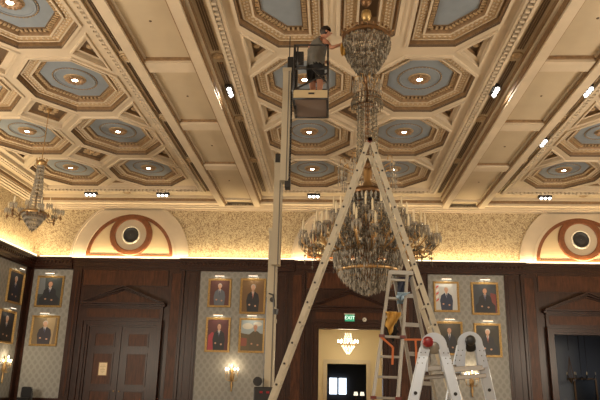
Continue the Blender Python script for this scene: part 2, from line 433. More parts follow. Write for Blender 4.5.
# one coffer, then copies
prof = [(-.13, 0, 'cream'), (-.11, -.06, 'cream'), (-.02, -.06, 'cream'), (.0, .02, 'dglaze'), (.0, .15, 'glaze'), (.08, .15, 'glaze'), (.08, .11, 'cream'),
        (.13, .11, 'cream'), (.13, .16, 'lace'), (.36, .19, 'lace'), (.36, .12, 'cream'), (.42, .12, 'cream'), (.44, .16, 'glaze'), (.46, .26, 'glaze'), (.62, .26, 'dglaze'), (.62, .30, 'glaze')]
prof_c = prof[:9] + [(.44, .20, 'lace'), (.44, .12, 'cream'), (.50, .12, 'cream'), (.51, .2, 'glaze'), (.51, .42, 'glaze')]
def obox(m, p, ang, w, dpt, z0, z1):
    ca, sa = math.cos(ang), math.sin(ang); q = [(p.x + ca*u - sa*v, p.y + sa*u + ca*v) for u, v in ((-w,-dpt),(w,-dpt),(w,dpt),(-w,dpt))]
    m.add(lift(q, z0) + lift(q, z1), [(0,1,2,3),(4,7,6,5),(0,4,5,1),(1,5,6,2),(2,6,7,3),(3,7,4,0)])
def coffer_shell(poly, cof, prof, field, centre=False):
    def P(i): return inset(poly, i)
    def along(ins, step):
        o = P(ins)
        for i in range(len(o)):
            a, b = Vector(o[i]), Vector(o[(i+1) % len(o)]); L = (b - a).length; n = max(1, int(L / step)); d = (b - a) / n
            for k in range(n): yield a + d * (k + .5), math.atan2(d.y, d.x)
    m = MB()
    for i in range(len(prof) - 1): m.use(prof[i+1][2]).strip(lift(P(prof[i][0]), prof[i][1]), lift(P(prof[i+1][0]), prof[i+1][1]))
    m.build('frame', cof)
    m = mb('cream')
    for p, a in along(.19, .15): m.lathe((p.x, p.y, .165), [(.045, 0), (.03, -.016), (.01, -.02)], 6)
    for p, a in along(.28, .15): m.lathe((p.x, p.y, .18), [(.045, 0), (.03, -.016), (.01, -.02)], 6)
    m.build('lace_carving', cof)
    if not centre:
        m = mb('lace')
        for p, a in along(.53, .125): obox(m, p, a, .034, .06, .215, .26)
        m.build('egg_and_dart', cof)
    mb(field).poly(lift(P(prof[-1][0])[::-1], prof[-1][1] - .01)).build('blue_field' if field == 'blue' else 'dark_field', cof)
cof = bpy.data.objects.new('coffer', None); C.objects.link(cof); cof.parent = ceiling
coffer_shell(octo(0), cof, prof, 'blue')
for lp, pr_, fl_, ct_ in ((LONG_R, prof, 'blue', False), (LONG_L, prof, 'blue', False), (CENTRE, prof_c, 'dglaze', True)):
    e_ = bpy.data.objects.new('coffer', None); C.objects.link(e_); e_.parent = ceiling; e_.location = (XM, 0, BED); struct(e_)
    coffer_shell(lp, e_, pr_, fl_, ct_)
m = mb('lace')
m.use('dbrown').tube([(.72*math.cos(a), .80*math.sin(a), .288) for a in [2*PI*i/40 for i in range(40)]], .026, 6, True)
m.use('blue').tube([(.65*math.cos(a), .72*math.sin(a), .288) for a in [2*PI*i/40 for i in range(40)]], .03, 5, True)
m.use('lace')
for i in range(40):
    a = 2*PI*i/40; m.lathe((.72*math.cos(a), .80*math.sin(a), .265), [(.022, 0), (.012, -.015)], 5)
m.build('ring_moulding', cof)
m = mb('rosette')
for i in range(12):
    a = 2*PI*i/12; ca, sa = math.cos(a), math.sin(a)
    pts = [(.14, -.06), (.3, -.075), (.36, 0), (.3, .075), (.14, .06)]
    q = [(ca*u - sa*v, sa*u + ca*v) for u, v in pts]; m.add(lift(q, .22) + [(ca*.25, sa*.25, .17)] , [(i_, (i_+1) % 5, 5) for i_ in range(5)])
m.use('lace').lathe((0, 0, 0), [(.38, .285), (.36, .26), (.2, .24)], 24, 'z', False)
m.build('rosette', cof)
struct(cof)
lamp0 = thing('ceiling_light', 'x', 'ceiling light')
mb('rosette').lathe((0, 0, 0), [(.16, .0), (.16, -.05), (.12, -.06), (.10, -.02)], 20, 'z', False).build('trim_ring', lamp0, True)
mb('lamp').lathe((0, 0, 0), [(.10, -.02), (.08, -.045), (.01, -.05)], 16, 'z').build('lens', lamp0, True)
rn = ['nearest the back wall', 'second from back wall', 'third from back wall', 'fourth from back wall', 'in the fifth row from the back wall', 'in the row above the viewer']
first = True
for bi, c in enumerate(BAYS):
    for k, y in enumerate(ROWS):
        for s in (-1, 1):
            if bi == 1 and k in (3, 4): continue
            o = cof if first else copy_tree(cof, ceiling); o.location = (c + s*SX/2, y, BED)
            if k <= 3 and not (bi == 0 and s == -1 and k > 2) and not (bi == 2 and (k > 1 or (s > 0))):
                L = lamp0 if lamp0['label'] == 'x' else copy_tree(lamp0); L.location = (c + s*SX/2, y, BED + .27)
                L['label'] = 'lit coffer lamp, %s column of %s bay, %s' % (('left', 'right')[s > 0], ('left', 'middle', 'right')[bi], rn[k])
                L['group'] = 'recessed coffer lamps'
            first = False
# beams between the bays
def slots(m, x0, x1, ylist):
    xc = (x0 + x1) / 2
    for y0, y1 in ylist:
        for o in (-.07, 0, .07): m.box(xc + o - .018, xc + o + .018, y0, y1, CHN - .035, CHN + .02)
m = MB(); cm = MB(); dm = mb('lace'); sm = mb('dglaze')
LOZY = [Y3 + PY/2 - k*PY for k in range(0, 7)]
spans = [(LOZY[k+1] + .38, LOZY[k] - .38) for k in range(len(LOZY) - 1)]
for bc in (XM - G/2, XM + G/2):
    m.use('panelc').box(bc - .8, bc + .8, BW, D, 10.97, 11.1)
    for s in (-1, 1):
        def B(mm, o0, o1, z0, z1, y0=BW, y1=D):
            a, b = sorted((bc + s*o0, bc + s*o1)); mm.box(a, b, y0, y1, z0, z1)
        B(m.use('cream'), .78, 1.1, BEAM, 11.25); B(m.use('glaze'), .72, .78, 10.80, 11.0); B(m.use('cream'), .68, .72, 10.9, 11.0)
        YB = 32.35
        B(m.use('glaze'), 1.1, 1.14, 10.80, 11.25, y1=YB); B(m.use('cream'), 1.14, 1.2, 10.98, 11.25, y1=YB); B(m.use('glaze'), 1.2, 1.235, 11.08, 11.25, y1=YB)
        B(m.use('panelc'), 1.2, 1.7, CHN, CHN + .1, y1=31.4); B(m.use('cream'), 1.64, 1.74, CHN - .1, CHN + .1, y1=31.45); B(m.use('dbrown'), 1.74, 1.9, CHN - .01, CHN + .15, y1=31.3)
        B(m.use('cream'), 1.90, 1.98, CHN - .04, BED + .1, y1=31.2)
        y = BW + .1
        while y < 31.2:
            if y > 6: B(cm.use('cream'), 1.755, 1.88, CHN - .09, CHN, y, y + .11)
            y += .24
        a, b = sorted((bc + s*1.25, bc + s*1.62)); slots(sm, a, b, spans[1:])
        slots(sm, a, b, [(LOZY[1] + .38, 31.4)])
        for yy in LOZY[1:6]:
            dm.lathe((bc + s*1.44, yy, CHN), [(.2, 0), (.19, -.04), (.13, -.05), (.12, -.02), (.06, -.05), (.01, -.07)], 14)
    # cross ribs of the plain panels
    for yy in LOZY[1:]:
        m.use('cream').box(bc - .72, bc + .72, yy - .3, yy + .3, 10.80, 11.0); m.use('glaze').box(bc - .72, bc + .72, yy + .3, yy + .36, 10.88, 11.0).box(bc - .72, bc + .72, yy - .36, yy - .3, 10.88, 11.0)
    m.use('cream').box(bc - .72, bc + .72, 31.9, 31.98, 10.86, 11.0)
    for yy in [y_ for y_ in ROWS]: dm.use('dglaze').lathe((bc, yy, 10.972), [(.045, 0), (.03, -.02)], 8); dm.use('lace')
# border along the back wall, one length per bay
for c in BAYS:
    x0, x1 = max(LW, c - (G/2 - 1.1)), min(RW, c + (G/2 - 1.1))
    xi0, xi1 = c - 4.2, c + 4.2
    m.use('cream').box(x0, x1, 32.38, D, BEAM + .07, 11.25); m.use('glaze').box(x0, x1, 32.34, 32.38, 10.9, 11.25); m.use('cream').box(x0, x1, 32.26, 32.34, 11.05, 11.25)
    m.use('panelc').box(x0, x1, 31.4, 32.3, CHN, CHN + .1)
    m.use('cream').box(xi0, xi1, 31.32, 31.42, CHN - .1, CHN + .1); m.use('dbrown').box(xi0, xi1, 31.14, 31.32, CHN - .01, CHN + .15); m.use('cream').box(xi0 + .1, xi1 - .1, 31.08, 31.14, CHN - .04, BED + .1)
    u = xi0 + .1
    while u < xi1 - .1: cm.use('cream').box(u, u + .1, 31.17, 31.3, CHN - .09, CHN); u += .2
    for s in (-1, 1): dm.lathe((c, 31.85, CHN), [(.2, 0), (.19, -.04), (.13, -.05), (.12, -.02), (.06, -.05), (.01, -.07)], 14)
# crown under the beams against the walls
m.use('cream')
for i, (dy, z0, z1) in enumerate([(.34, 10.72, 10.80), (.24, 10.64, 10.72), (.10, 10.56, 10.64)]):
    m.box(LW, RW, D - dy, D, z0, z1); m.box(LW, LW + dy, BW, D, z0, z1); m.box(RW - dy, RW, BW, D, z0, z1); m.box(LW, RW, BW, BW + dy, z0, z1)
# side borders
for X, s in ((LW, 1), (RW, -1)):
    def S(mm, o0, o1, z0, z1, y1=32.35):
        a, b = sorted((X + s*o0, X + s*o1)); mm.box(a, b, BW, y1, z0, z1)
    S(m.use('cream'), 0, .42, BEAM + .07, 11.25); S(m.use('glaze'), .42, .46, 10.9, 11.25); S(m.use('cream'), .46, .52, 11.05, 11.25); S(m.use('panelc'), .5, .9, CHN, CHN + .1, 31.4)
    S(m.use('cream'), .86, .95, CHN - .1, CHN + .1, 31.42); S(m.use('glaze'), .95, 1.12, CHN - .02, CHN + .15, 31.3); S(m.use('cream'), 1.12, 1.22, CHN - .04, BED + .1, 31.1)
    y = 6
    while y < 31.2:
        a, b = sorted((X + s*.97, X + s*1.1)); cm.box(a, b, y, y + .1, CHN - .09, CHN); y += .2
m.build('beams', ceiling); cm.build('dentil_moulding', ceiling); dm.build('medallions', ceiling, True); sm.build('slot_grooves', ceiling)

# ---------------------------------------------------------------- triple spot fixtures
def spot(x, y, along_x, lab, n=3):
    t = thing('spotlight', lab, 'spotlight', (x, y, CHN - .0), 0 if along_x else PI/2, 'triple spotlights in the ceiling channels')
    mb('black').box(-.34, .34, -.09, .12, -.12, 0).build('housing', t, bevel=.01)
    for i in range(n):
        h = mb('black').lathe((0, 0, 0), [(.06, .03), (.09, 0), (.105, -.07)], 14, 'z', False).build('lamp_head', t)
        h.location = (-.21 + .21*i, -.03, -.13); h.rotation_euler = (-.75 if along_x else 0, 0 if along_x else .75, 0)
        if not along_x: h.rotation_euler = (0, .65, 0)
        mb('led').lathe((0, 0, 0), [(.075, -.06), (.05, -.08), (.01, -.085)], 14, 'z').build('lens', h)
spot(-3.50, 19.5, False, 'black triple spotlight in the channel left of the man on the lift')
spot(5.33, 19.5, False, 'black triple spotlight in the channel right of the big chandelier')
spot(8.33, 19.5, False, 'black triple spotlight nearest the right edge, upper one of two in that channel')
spot(8.33, 24.1, False, 'black triple spotlight at right, lower one of the two in the right-hand channel')
for x, l in ((-12.81, 'leftmost spotlight on the back wall border, above the left lunette'), (-8.94, 'spotlight on the back wall border right of the left lunette'),
             (-.97, 'spotlight on the back wall border between lift mast and chandelier'), (10.88, 'spotlight on the back wall border above the right lunette')):
    spot(x, 31.85, True, l)

# ---------------------------------------------------------------- portraits
def portrait(loc, rz, W, H, bg, suit, skin, hair, lab, extra=None, seated=False, shirt=(.6, .6, .58), tie=(.05, .05, .12), lean=0):
    t = thing('portrait', lab, 'portrait', loc, rz, 'gilt framed portraits')
    m = mb('gilframe'); fw = .11
    lo = [(-W/2, -H/2), (W/2, -H/2), (W/2, H/2), (-W/2, H/2)]
    def L(i, y): return [(x, y, z) for x, z in inset(lo, i)]
    pr = [(0, 0), (0, -.07), (.02, -.1), (.04, -.1), (.055, -.075), (.08, -.07), (.09, -.05), (.105, -.05), (.105, -.02)]
    for a, b in zip(pr, pr[1:]): m.strip(L(*a), L(*b))
    m.build('frame', t)
    w, h = W - .21, H - .21; q = mb(colm(bg)); y = [-.022]
    q.poly([(-w/2, y[0], -h/2), (w/2, y[0], -h/2), (w/2, y[0], h/2), (-w/2, y[0], h/2)])
    def P(col, pts):
        y[0] -= .0008; q.use(colm(col)); q.poly([(max(-w/2, min(w/2, u*w/2)), y[0], max(-h/2, min(h/2, v*h/2))) for u, v in pts])
    def E(col, cu, cv, ru, rv, n=14): P(col, [(cu + ru*math.cos(2*PI*i/n), cv + rv*math.sin(2*PI*i/n)) for i in range(n)])
    if extra: extra(P, E)
    x = lean
    if seated: P(suit, [(-.82, -1), (.85, -1), (.86, -.5), (.58, -.25), (.52, .1), (.24, .27), (-.2, .27), (-.5, .1), (-.6, -.3), (-.85, -.5)])
    else: P(suit, [(x-.50, -1), (x+.52, -1), (x+.60, -.3), (x+.50, .1), (x+.18, .29), (x-.16, .29), (x-.48, .1), (x-.60, -.3)])
    P(shirt, [(x, -.15), (x+.12, .32), (x-.12, .32)]); P(tie, [(x, -.2), (x+.05, .1), (x+.03, .28), (x-.03, .28), (x-.05, .1)])
    P(skin, [(x-.08, .25), (x+.08, .25), (x+.07, .4), (x-.07, .4)])
    E(hair, x+.01, .58, .215, .19); E(skin, x, .52, .175, .185)
    P(hair, [(x-.07, .54), (x-.02, .54), (x-.02, .55), (x-.07, .55)]); P(hair, [(x+.03, .54), (x+.08, .54), (x+.08, .55), (x+.03, .55)])
    P(tuple(c*.6 for c in skin), [(x-.05, .43), (x+.05, .43), (x+.04, .445), (x-.04, .445)])
    E(skin, x-.3, -.55, .09, .06); E(skin, x+.25, -.62, .09, .06)
    q.build('canvas', t)
    lt = mb('brass').tube([(0, -.02, H/2 - .02), (0, -.12, H/2 + .1), (0, -.26, H/2 + .13)], .012, 6).build('picture_light', t)
    mb('brass').box(-.24, .24, -.31, -.24, H/2 + .10, H/2 + .14).build('lamp_shade', lt)
    mb('pl').box(-.24, .24, -.30, -.24, H/2 + .085, H/2 + .099).build('lamp_tube', lt)
    ld = bpy.data.lights.new('picture_lamp', 'AREA'); ld.shape = 'RECTANGLE'; ld.size = .48; ld.size_y = .05; ld.energy = 3.5; ld.color = (1, .86, .62)
    lo_ = bpy.data.objects.new('picture_lamp', ld); C.objects.link(lo_); lo_.parent = t; lo_.location = (0, -.27, H/2 + .08); lo_.rotation_euler = (math.radians(32), 0, 0)
    return t
sk, sk2 = (.42, .24, .16), (.36, .19, .12); gh, bh = (.35, .33, .31), (.05, .03, .02); blk = (.012, .012, .016); nv = (.02, .028, .06)
yb = D - .03
def flag(P, E):
    for i in range(5): P((.45, .08, .07) if i % 2 == 0 else (.6, .58, .55), [(-.95, .6 - .25*i), (-.7, .75 - .25*i), (-.7, .9 - .25*i), (-.95, .75 - .25*i)])
def lands(P, E):
    P((.25, .30, .33), [(-1, .1), (1, .1), (1, 1), (-1, 1)]); E((.45, .42, .36), -.4, .6, .5, .2); E((.45, .43, .38), .5, .75, .4, .15)
    P((.10, .075, .04), [(-1, -1), (1, -1), (1, .1), (.3, .2), (-.3, .05), (-1, .15)]); P((.2, .06, .04), [(-1, -.7), (-.45, -.7), (-.45, -.2), (-1, -.15)])
def redchair(P, E): P((.30, .03, .045), [(-.95, -1), (-.3, -1), (-.25, .05), (-.55, .18), (-.9, -.05)])
def redback(P, E): P((.16, .03, .025), [(.3, -1), (.95, -1), (.95, .3), (.5, .4)])
def drape(P, E): P((.30, .22, .12), [(-.2, -1), (1, -1), (1, 1), (.1, 1)]); P((.16, .11, .06), [(.7, -1), (1, -1), (1, 1), (.85, 1)])
def column_(P, E): P((.12, .13, .14), [(-1, -.2), (-.4, -.2), (-.5, 1), (-1, 1)])
portrait((-14.87, yb, 6.06), 0, 1.46, 1.66, (.028, .034, .035), blk, sk2, bh, 'portrait of seated man in black robe, upper one beside the far left corner', column_, True)
portrait((-14.87, yb, 4.02), 0, 1.46, 1.56, (.15, .11, .06), (.03, .025, .035), sk, gh, 'portrait of standing man against tan drape, lower one beside the far left corner', drape)
portrait((-5.83, yb, 6.12), 0, 1.22, 1.50, (.075, .022, .018), (.09, .10, .125), sk, gh, 'portrait of man in grey-blue suit and dark tie on maroon ground', tie=(.01, .015, .08))
portrait((-4.08, yb, 5.98), 0, 1.34, 1.84, (.13, .07, .025), blk, sk, gh, 'portrait of standing man in black suit on golden brown ground', shirt=(.6, .5, .42), tie=(.35, .12, .1))
portrait((-5.80, yb, 3.98), 0, 1.28, 1.74, (.075, .018, .02), blk, sk, bh, 'portrait of man in black standing by a red armchair', redchair, lean=.1)
portrait((-4.05, yb, 3.98), 0, 1.34, 1.74, (.2, .22, .22), (.085, .065, .04), sk2, gh, 'portrait of man in brown coat before open sky', lands, lean=.3, tie=(.06, .05, .03), shirt=(.12, .1, .07))
portrait((5.87, yb, 6.10), 0, 1.30, 1.56, (.40, .41, .42), nv, sk, gh, 'portrait of man in navy suit on pale ground with a flag', flag)
portrait((7.82, yb, 6.04), 0, 1.38, 1.66, (.03, .035, .045), blk, sk2, bh, 'portrait of seated figure in black robe with red chair back, upper right', redback, True, shirt=(.3, .28, .28))
portrait((5.94, yb, 4.02), 0, 1.34, 1.66, (.035, .028, .018), blk, sk2, bh, 'dark portrait half hidden behind the ladder hinges', None)
portrait((7.84, yb, 3.96), 0, 1.34, 1.66, (.03, .026, .018), (.018, .018, .022), sk, gh, 'portrait of grey-haired man in dark suit and red tie, lower right', None, True, tie=(.3, .05, .03))
portrait((LW + .03, 31.48, 6.05), PI/2, 1.6, 1.66, (.014, .014, .02), (.016, .018, .035), sk, gh, 'portrait of standing man on dark ground, upper one on left wall')
portrait((LW + .03, 31.15, 4.05), PI/2, 1.6, 1.6, (.014, .014, .02), blk, sk, gh, 'portrait of standing man on dark ground, lower one on left wall')

# ---------------------------------------------------------------- sconces
def sconce(loc, rz, lab, e=26):
    t = thing('wall_sconce', lab, 'wall sconce', loc, rz, 'gilt candle sconces')
    mb('brass').lathe((0, -.06, 0), [(.01, -.75), (.05, -.68), (.03, -.6), (.07, -.45), (.04, -.3), (.1, -.1), (.12, 0), (.06, .12), (.09, .25), (.05, .38), (.02, .45), (.05, .5), (.01, .56)], 12).build('back_stem', t, True)
    for i, (dx, dy) in enumerate([(-.30, -.12), (-.16, -.28), (.16, -.28), (.30, -.12), (0, -.2)]):
        z1 = .12 if i < 4 else .3
        a = mb('brass').tube([(0, -.08, -.1), (dx*.4, -.08 + dy*.5, -.24), (dx*.9, dy, -.18), (dx, dy - .02, z1 - .1), (dx, dy - .02, z1)], .014, 6)
        a.lathe((dx, dy - .02, z1), [(.01, -.02), (.055, 0), (.06, .02), (.02, .03)], 10); arm = a.build('arm', t, True)
        mb('candle').lathe((dx, dy - .02, z1), [(.018, .02), (.018, .17)], 8).build('candle', arm)
        mb('bulb').lathe((dx, dy - .02, z1 + .17), [(.012, 0), (.026, .03), (.018, .07), (.003, .11)], 8).build('bulb', arm)
    ld = bpy.data.lights.new('sconce_lamp', 'POINT'); ld.energy = e; ld.color = (1, .78, .48); ld.shadow_soft_size = .22
    o = bpy.data.objects.new('sconce_lamp', ld); C.objects.link(o); o.parent = t; o.location = (0, -.32, .5)
sconce((-4.97, yb, 1.95), 0, 'lit gilt candle sconce between the two left portrait columns')
sconce((6.93, yb, 1.95), 0, 'lit gilt candle sconce seen through the near ladder')
sconce((LW + .03, 31.45, 2.1), PI/2, 'lit gilt candle sconce on the left wall under the portraits')

# ---------------------------------------------------------------- exit sign and detector
t = thing('exit_sign', 'green exit sign above the open corridor doorway', 'exit sign', (.93, D - .2, 4.93))
mb('exitg').box(-.24, .24, -.03, .04, -.17, .17).build('sign_face', t)
mb('offwhite').box(-.27, .27, -.04, .06, .17, .215).build('housing', t)
cu = bpy.data.curves.new('lettering', 'FONT'); cu.body = 'EXIT'; cu.size = .25; cu.align_x = 'CENTER'; cu.align_y = 'CENTER'; cu.extrude = .002
to = bpy.data.objects.new('lettering', cu); C.objects.link(to); to.parent = t; to.location = (0, -.034, 0); to.rotation_euler = (PI/2, 0, 0); cu.materials.append(M['white'])
dgx = bpy.context.evaluated_depsgraph_get(); mex = bpy.data.meshes.new_from_object(to.evaluated_get(dgx)); bpy.data.objects.remove(to)
to = bpy.data.objects.new('lettering', mex); C.objects.link(to); to.parent = t; to.location = (0, -.034, 0); to.rotation_euler = (PI/2, 0, 0)
t = thing('smoke_detector', 'small round white detector on the frieze right of the exit sign', 'detector', (1.68, D - .14, 4.86))
mb('offwhite').lathe((0, 0, 0), [(.11, 0), (.11, -.03), (.08, -.06), (.01, -.065)], 20, 'y').build('cover', t, True)
mb('black').lathe((0, -.062, 0), [(.025, 0), (.02, -.012)], 10, 'y').build('sensor', t)

# ---------------------------------------------------------------- corridor, dark rooms
def room(name, x0, x1, y0, y1, z1, mt, lab, hole=None, front=None):
    m = mb(mt); t_ = .15
    m.box(x0 - t_, x0, y0, y1 + t_, 0, z1).box(x1, x1 + t_, y0, y1 + t_, 0, z1).box(x0 - t_, x1 + t_, y0, y1 + t_, z1, z1 + .15)
    if hole:
        a, b, h = hole; m.box(x0, a, y1, y1 + t_, 0, z1).box(b, x1, y1, y1 + t_, 0, z1).box(a, b, y1, y1 + t_, h, z1)
    else: m.box(x0, x1, y1, y1 + t_, 0, z1)
    return struct(m.build(name), lab)
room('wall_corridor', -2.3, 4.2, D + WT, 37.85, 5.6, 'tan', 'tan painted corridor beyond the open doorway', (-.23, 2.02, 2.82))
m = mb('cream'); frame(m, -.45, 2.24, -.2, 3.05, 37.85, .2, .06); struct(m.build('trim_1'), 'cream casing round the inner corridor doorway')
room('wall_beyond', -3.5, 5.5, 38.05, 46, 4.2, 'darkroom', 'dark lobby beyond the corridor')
m = mb('sky').box(-.1, .42, 45.9, 45.98, 1.05, 2.12).box(.55, 1.06, 45.9, 45.98, 1.05, 2.12); wn = struct(m.build('window_1'), 'bright pair of window panes far beyond the corridor')
m = mb('black'); frame(m, -.18, 1.14, .97, 2.2, 45.9, .08, .05); m.box(.42, .55, 45.85, 45.9, 1.05, 2.12); struct(m.build('window_frame', wn))
for i, x in enumerate((1.55, 1.95)):
    t = thing('table_lamp', 'small lit lamp with white shade, %s, inside the dark lobby' % ('left one' if i == 0 else 'right one by the door jamb'), 'lamp', (x, 41.5, 0), 0, 'lamps in the dark lobby')
    mb('dbronze').lathe((0, 0, 0), [(.2, 0), (.2, .03), (.03, .06), (.03, 1.0), (.05, 1.05)], 12).build('pole', t)
    mb('litcrystal').lathe((0, 0, 1.05), [(.14, 0), (.1, .22)], 16, 'z', True).build('lamp_shade', t)
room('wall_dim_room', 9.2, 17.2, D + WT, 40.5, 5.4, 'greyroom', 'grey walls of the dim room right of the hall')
# dim room furnishing
def hanging(x, y, z, lab, g):
    t = thing('hanging_lantern', lab, 'hanging lamp', (x, y, z), 0, g)
    mb('black').tube([(0, 0, 0), (0, 0, 5.4 - z)], .018, 6).build('rod', t)
    q = mb('dbronze')
    for i in range(6):
        a = 2*PI*i/6; q.tube([(0, 0, -.3), (.12*math.cos(a), .12*math.sin(a), -1.1), (.2*math.cos(a), .2*math.sin(a), -1.5)], .012, 5)
    q.lathe((0, 0, -1.5), [(.22, 0), (.2, -.05), (.05, -.2), (.01, -.3)], 12); q.build('cage', t)
    q = mb('crystal')
    for i in range(10):
        a = 2*PI*i/10; q.drop((.2*math.cos(a), .2*math.sin(a), -1.52), .16, .03)
    q.build('crystals', t)
hanging(13.35, 37.5, 3.8, 'dark hanging lantern on a long rod in the dim right room', None)
t = thing('chandelier', 'unlit dark chandelier with curved arms in the dim right room', 'chandelier', (14.2, 38.2, 2.5))
q = mb('black').tube([(0, 0, 0), (0, 0, 2.9)], .025, 6); q.tube([(.35, 0, 0), (.35, 0, 2.9)], .015, 6); q.build('stem', t)
for i in range(8):
    a = 2*PI*i/8; ca, sa = math.cos(a), math.sin(a)
    arm = mb('black').tube([(0, 0, -.1), (.3*ca, .3*sa, -.3), (.7*ca, .7*sa, -.2), (.8*ca, .8*sa, 0)], .02, 6).build('arm', t)
    mb('candle').lathe((.8*ca, .8*sa, 0), [(.02, 0), (.02, .15)], 6).build('candle', arm)
for x, w_, h_, l in ((12.7, 1.3, 2.2, 'tall dark framed panel at the left inside the dim room'), (15.2, 1.2, 2.1, 'dark framed mirror at the right inside the dim room')):
    t = thing('wall_mirror', l, 'mirror', (x, 40.45, 0.2)); mb('black').box(-w_/2, w_/2, -.03, .03, 0, h_).build('panel', t)
    q = mb('dbronze'); frame(q, -w_/2 - .08, w_/2 + .08, -.08, h_ + .08, -.03, .1, .05); q.build('frame', t)

# ---------------------------------------------------------------- chair stack in the left corner
proto = None
for k in range(4):
    if proto is None:
        t = thing('stacking_chair', 'x', 'chair', (-14.75, 31.6, 0)); t.rotation_euler = (0, 0, .15)
        mb('blackcloth').box(-.25, .25, -.24, .24, .42, .48).build('seat', t, bevel=.02)
        q = mb('blackcloth'); q.prism([(-.23, .55), (.23, .55), (.22, .95), (.15, .98), (-.15, .98), (-.22, .95)], .24, .28); q.build('backrest', t, bevel=.01)
        for sx in (-1, 1):
            for sy in (-1, 1): mb('black').tube([(sx*.24, sy*.22, .42), (sx*.26, sy*.27, 0)], .013, 6).build('leg', t)
            mb('black').tube([(sx*.24, .24, .42), (sx*.24, .28, .96)], .013, 6).build('back_post', t)
        proto = t
    else: t = copy_tree(proto)
    t.location = (-14.75, 31.6 - .05*k, .085*k); t['group'] = 'stacked black chairs in the corner'
    t['label'] = 'black stacking chair in the corner stack, ' + ('bottom one', 'second from the bottom', 'second from the top', 'topmost')[k]

# ---------------------------------------------------------------- chandeliers
def ringpts(r, z, n, ph=0): return [(r*math.cos(2*PI*i/n + ph), r*math.sin(2*PI*i/n + ph), z) for i in range(n)]
def strand(m, a, b, n, w, sag=0):
    a, b = Vector(a), Vector(b); L = (b - a).length / n
    for i in range(n):
        t = i / n; p = a.lerp(b, t); p.z -= sag * math.sin(PI * t); m.drop(p, L * .98 if abs((b-a).z) > .1 else w * 2, w)
def big_chandelier(x, y):
    t = thing('chandelier', 'huge tiered crystal chandelier with candle arms hanging in the hall centre', 'chandelier', (x, y, 0))
    q = mb('dbronze').lathe((0, 0, 0), [(.05, 11.74), (.22, 11.7), (.2, 11.5), (.12, 11.35), (.06, 11.1), (.06, 10.2), (.11, 10.1), (.12, 9.95), (.05, 9.85)], 20)
    q.build('canopy_stem', t, True)
    mb('gold').lathe((0, 0, 9.62), [(.03, .14), (.10, .10), (.12, 0), (.09, -.1), (.04, -.14)], 16).build('ball', t, True)
    q = mb('dbronze').lathe((0, 0, 0), [(.04, 9.42), (.12, 9.36), (.2, 9.3), (.12, 9.25), (.05, 9.2)], 20)
    for i in range(8):
        a = 2*PI*i/8; q.tube([(.06*math.cos(a), .06*math.sin(a), 9.34), (.3*math.cos(a), .3*math.sin(a), 9.25), (.5*math.cos(a), .5*math.sin(a), 9.05)], .015, 5)
    q.lathe((0, 0, 8.97), [(.5, 0), (.535, .02), (.545, .08), (.5, .11), (.49, .05)], 40, 'z', False)
    for i in range(28):
        a = 2*PI*i/28; q.drop((.53*math.cos(a), .53*math.sin(a), 9.17), .09, .035)
    q.build('crown_ring', t)
    # crown basket of crystal rings narrowing downwards
    prof = [(.52, 8.97), (.52, 8.90), (.505, 8.83), (.48, 8.76), (.45, 8.69), (.415, 8.62), (.375, 8.55), (.335, 8.48), (.29, 8.41), (.25, 8.34), (.21, 8.27), (.175, 8.20), (.15, 8.14)]
    q = MB()
    for k, (r, z) in enumerate(prof):
        q.use('crystal' if k % 2 else 'crystal2'); n = int(2*PI*r/.045)
        for p in ringpts(r, z, n, k*.1): q.use('crystal' if R.random() < .6 else 'crystal2').drop((p[0]*R.uniform(.97, 1.02), p[1]*R.uniform(.97, 1.02), p[2] + R.uniform(-.03, .03)), .13, .024)
        q.use('dbronze').tube(ringpts(r - .03, z + .005, 32), .007, 4, True)
    o = q.build('crown_basket', t); o['kind'] = 'stuff'
    q = mb('dbronze').lathe((0, 0, 0), [(.03, 9.3), (.03, 8.2), (.12, 8.1), (.06, 8.0), (.03, 7.9), (.05, 7.6), (.12, 7.45), (.2, 7.42), (.2, 7.38), (.06, 7.34), (.04, 6.3), (.1, 6.1), (.16, 6.05), (.06, 5.95), (.05, 5.6)], 16)
    q.use('brass').lathe((0, 0, 0), [(.06, 6.02), (.1, 5.9), (.07, 5.7), (.14, 5.58), (.2, 5.5), (.3, 5.42)], 20)
    q.build('stem', t, True)
    # small scroll arms with hanging prisms under the crown and above the tent
    def scrolls(R_, z, n, r0, hang, name, up=.2):
        for i in range(n):
            a = 2*PI*i/n + .2; ca, sa = math.cos(a), math.sin(a)
            pts = [(r0, z), (r0 + (R_-r0)*.5, z - .06), (R_, z + .05), (R_, z + up), (R_ - .09, z + up + .04), (R_ - .1, z + up - .06)]
            s = mb('brass').tube([(ca*u, sa*u, v) for u, v in pts], .014, 6).build(name, t, True)
            c_ = mb('crystal2')
            for k in range(5):
                b = 2*PI*k/5; strand(c_, (ca*R_ + .05*math.cos(b), sa*R_ + .05*math.sin(b), z + .06), (ca*R_ + .045*math.cos(b), sa*R_ + .045*math.sin(b), z + .06 - hang), max(2, int(hang/.11)), .017)
            c_.build('crystals', s)
    scrolls(.27, 7.92, 8, .06, .3, 'small_scroll', .14)
    q = mb('crystal')
    for R_, z, L_ in ((.3, 7.62, .22), (.34, 7.48, .16), (.24, 7.7, .2)):
        for p in ringpts(R_, z, int(R_*75)): q.drop(p, L_, .022)
    q.use('dbronze').tube(ringpts(.3, 7.63, 24), .01, 4, True).tube(ringpts(.34, 7.49, 24), .01, 4, True)
    q.build('collar_of_prisms', t)['kind'] = 'stuff'
    q = mb('crystal')
    for i, p in enumerate(ringpts(.20, 7.4, 30)):
        q.use('crystal2' if i % 3 == 0 else 'crystal'); strand(q, p, (p[0]*1.15, p[1]*1.15, 6.05), 13, .018)
    q.build('neck_strands', t)['kind'] = 'stuff'
    scrolls(.58, 5.98, 8, .1, .5, 'upper_scroll', .16)
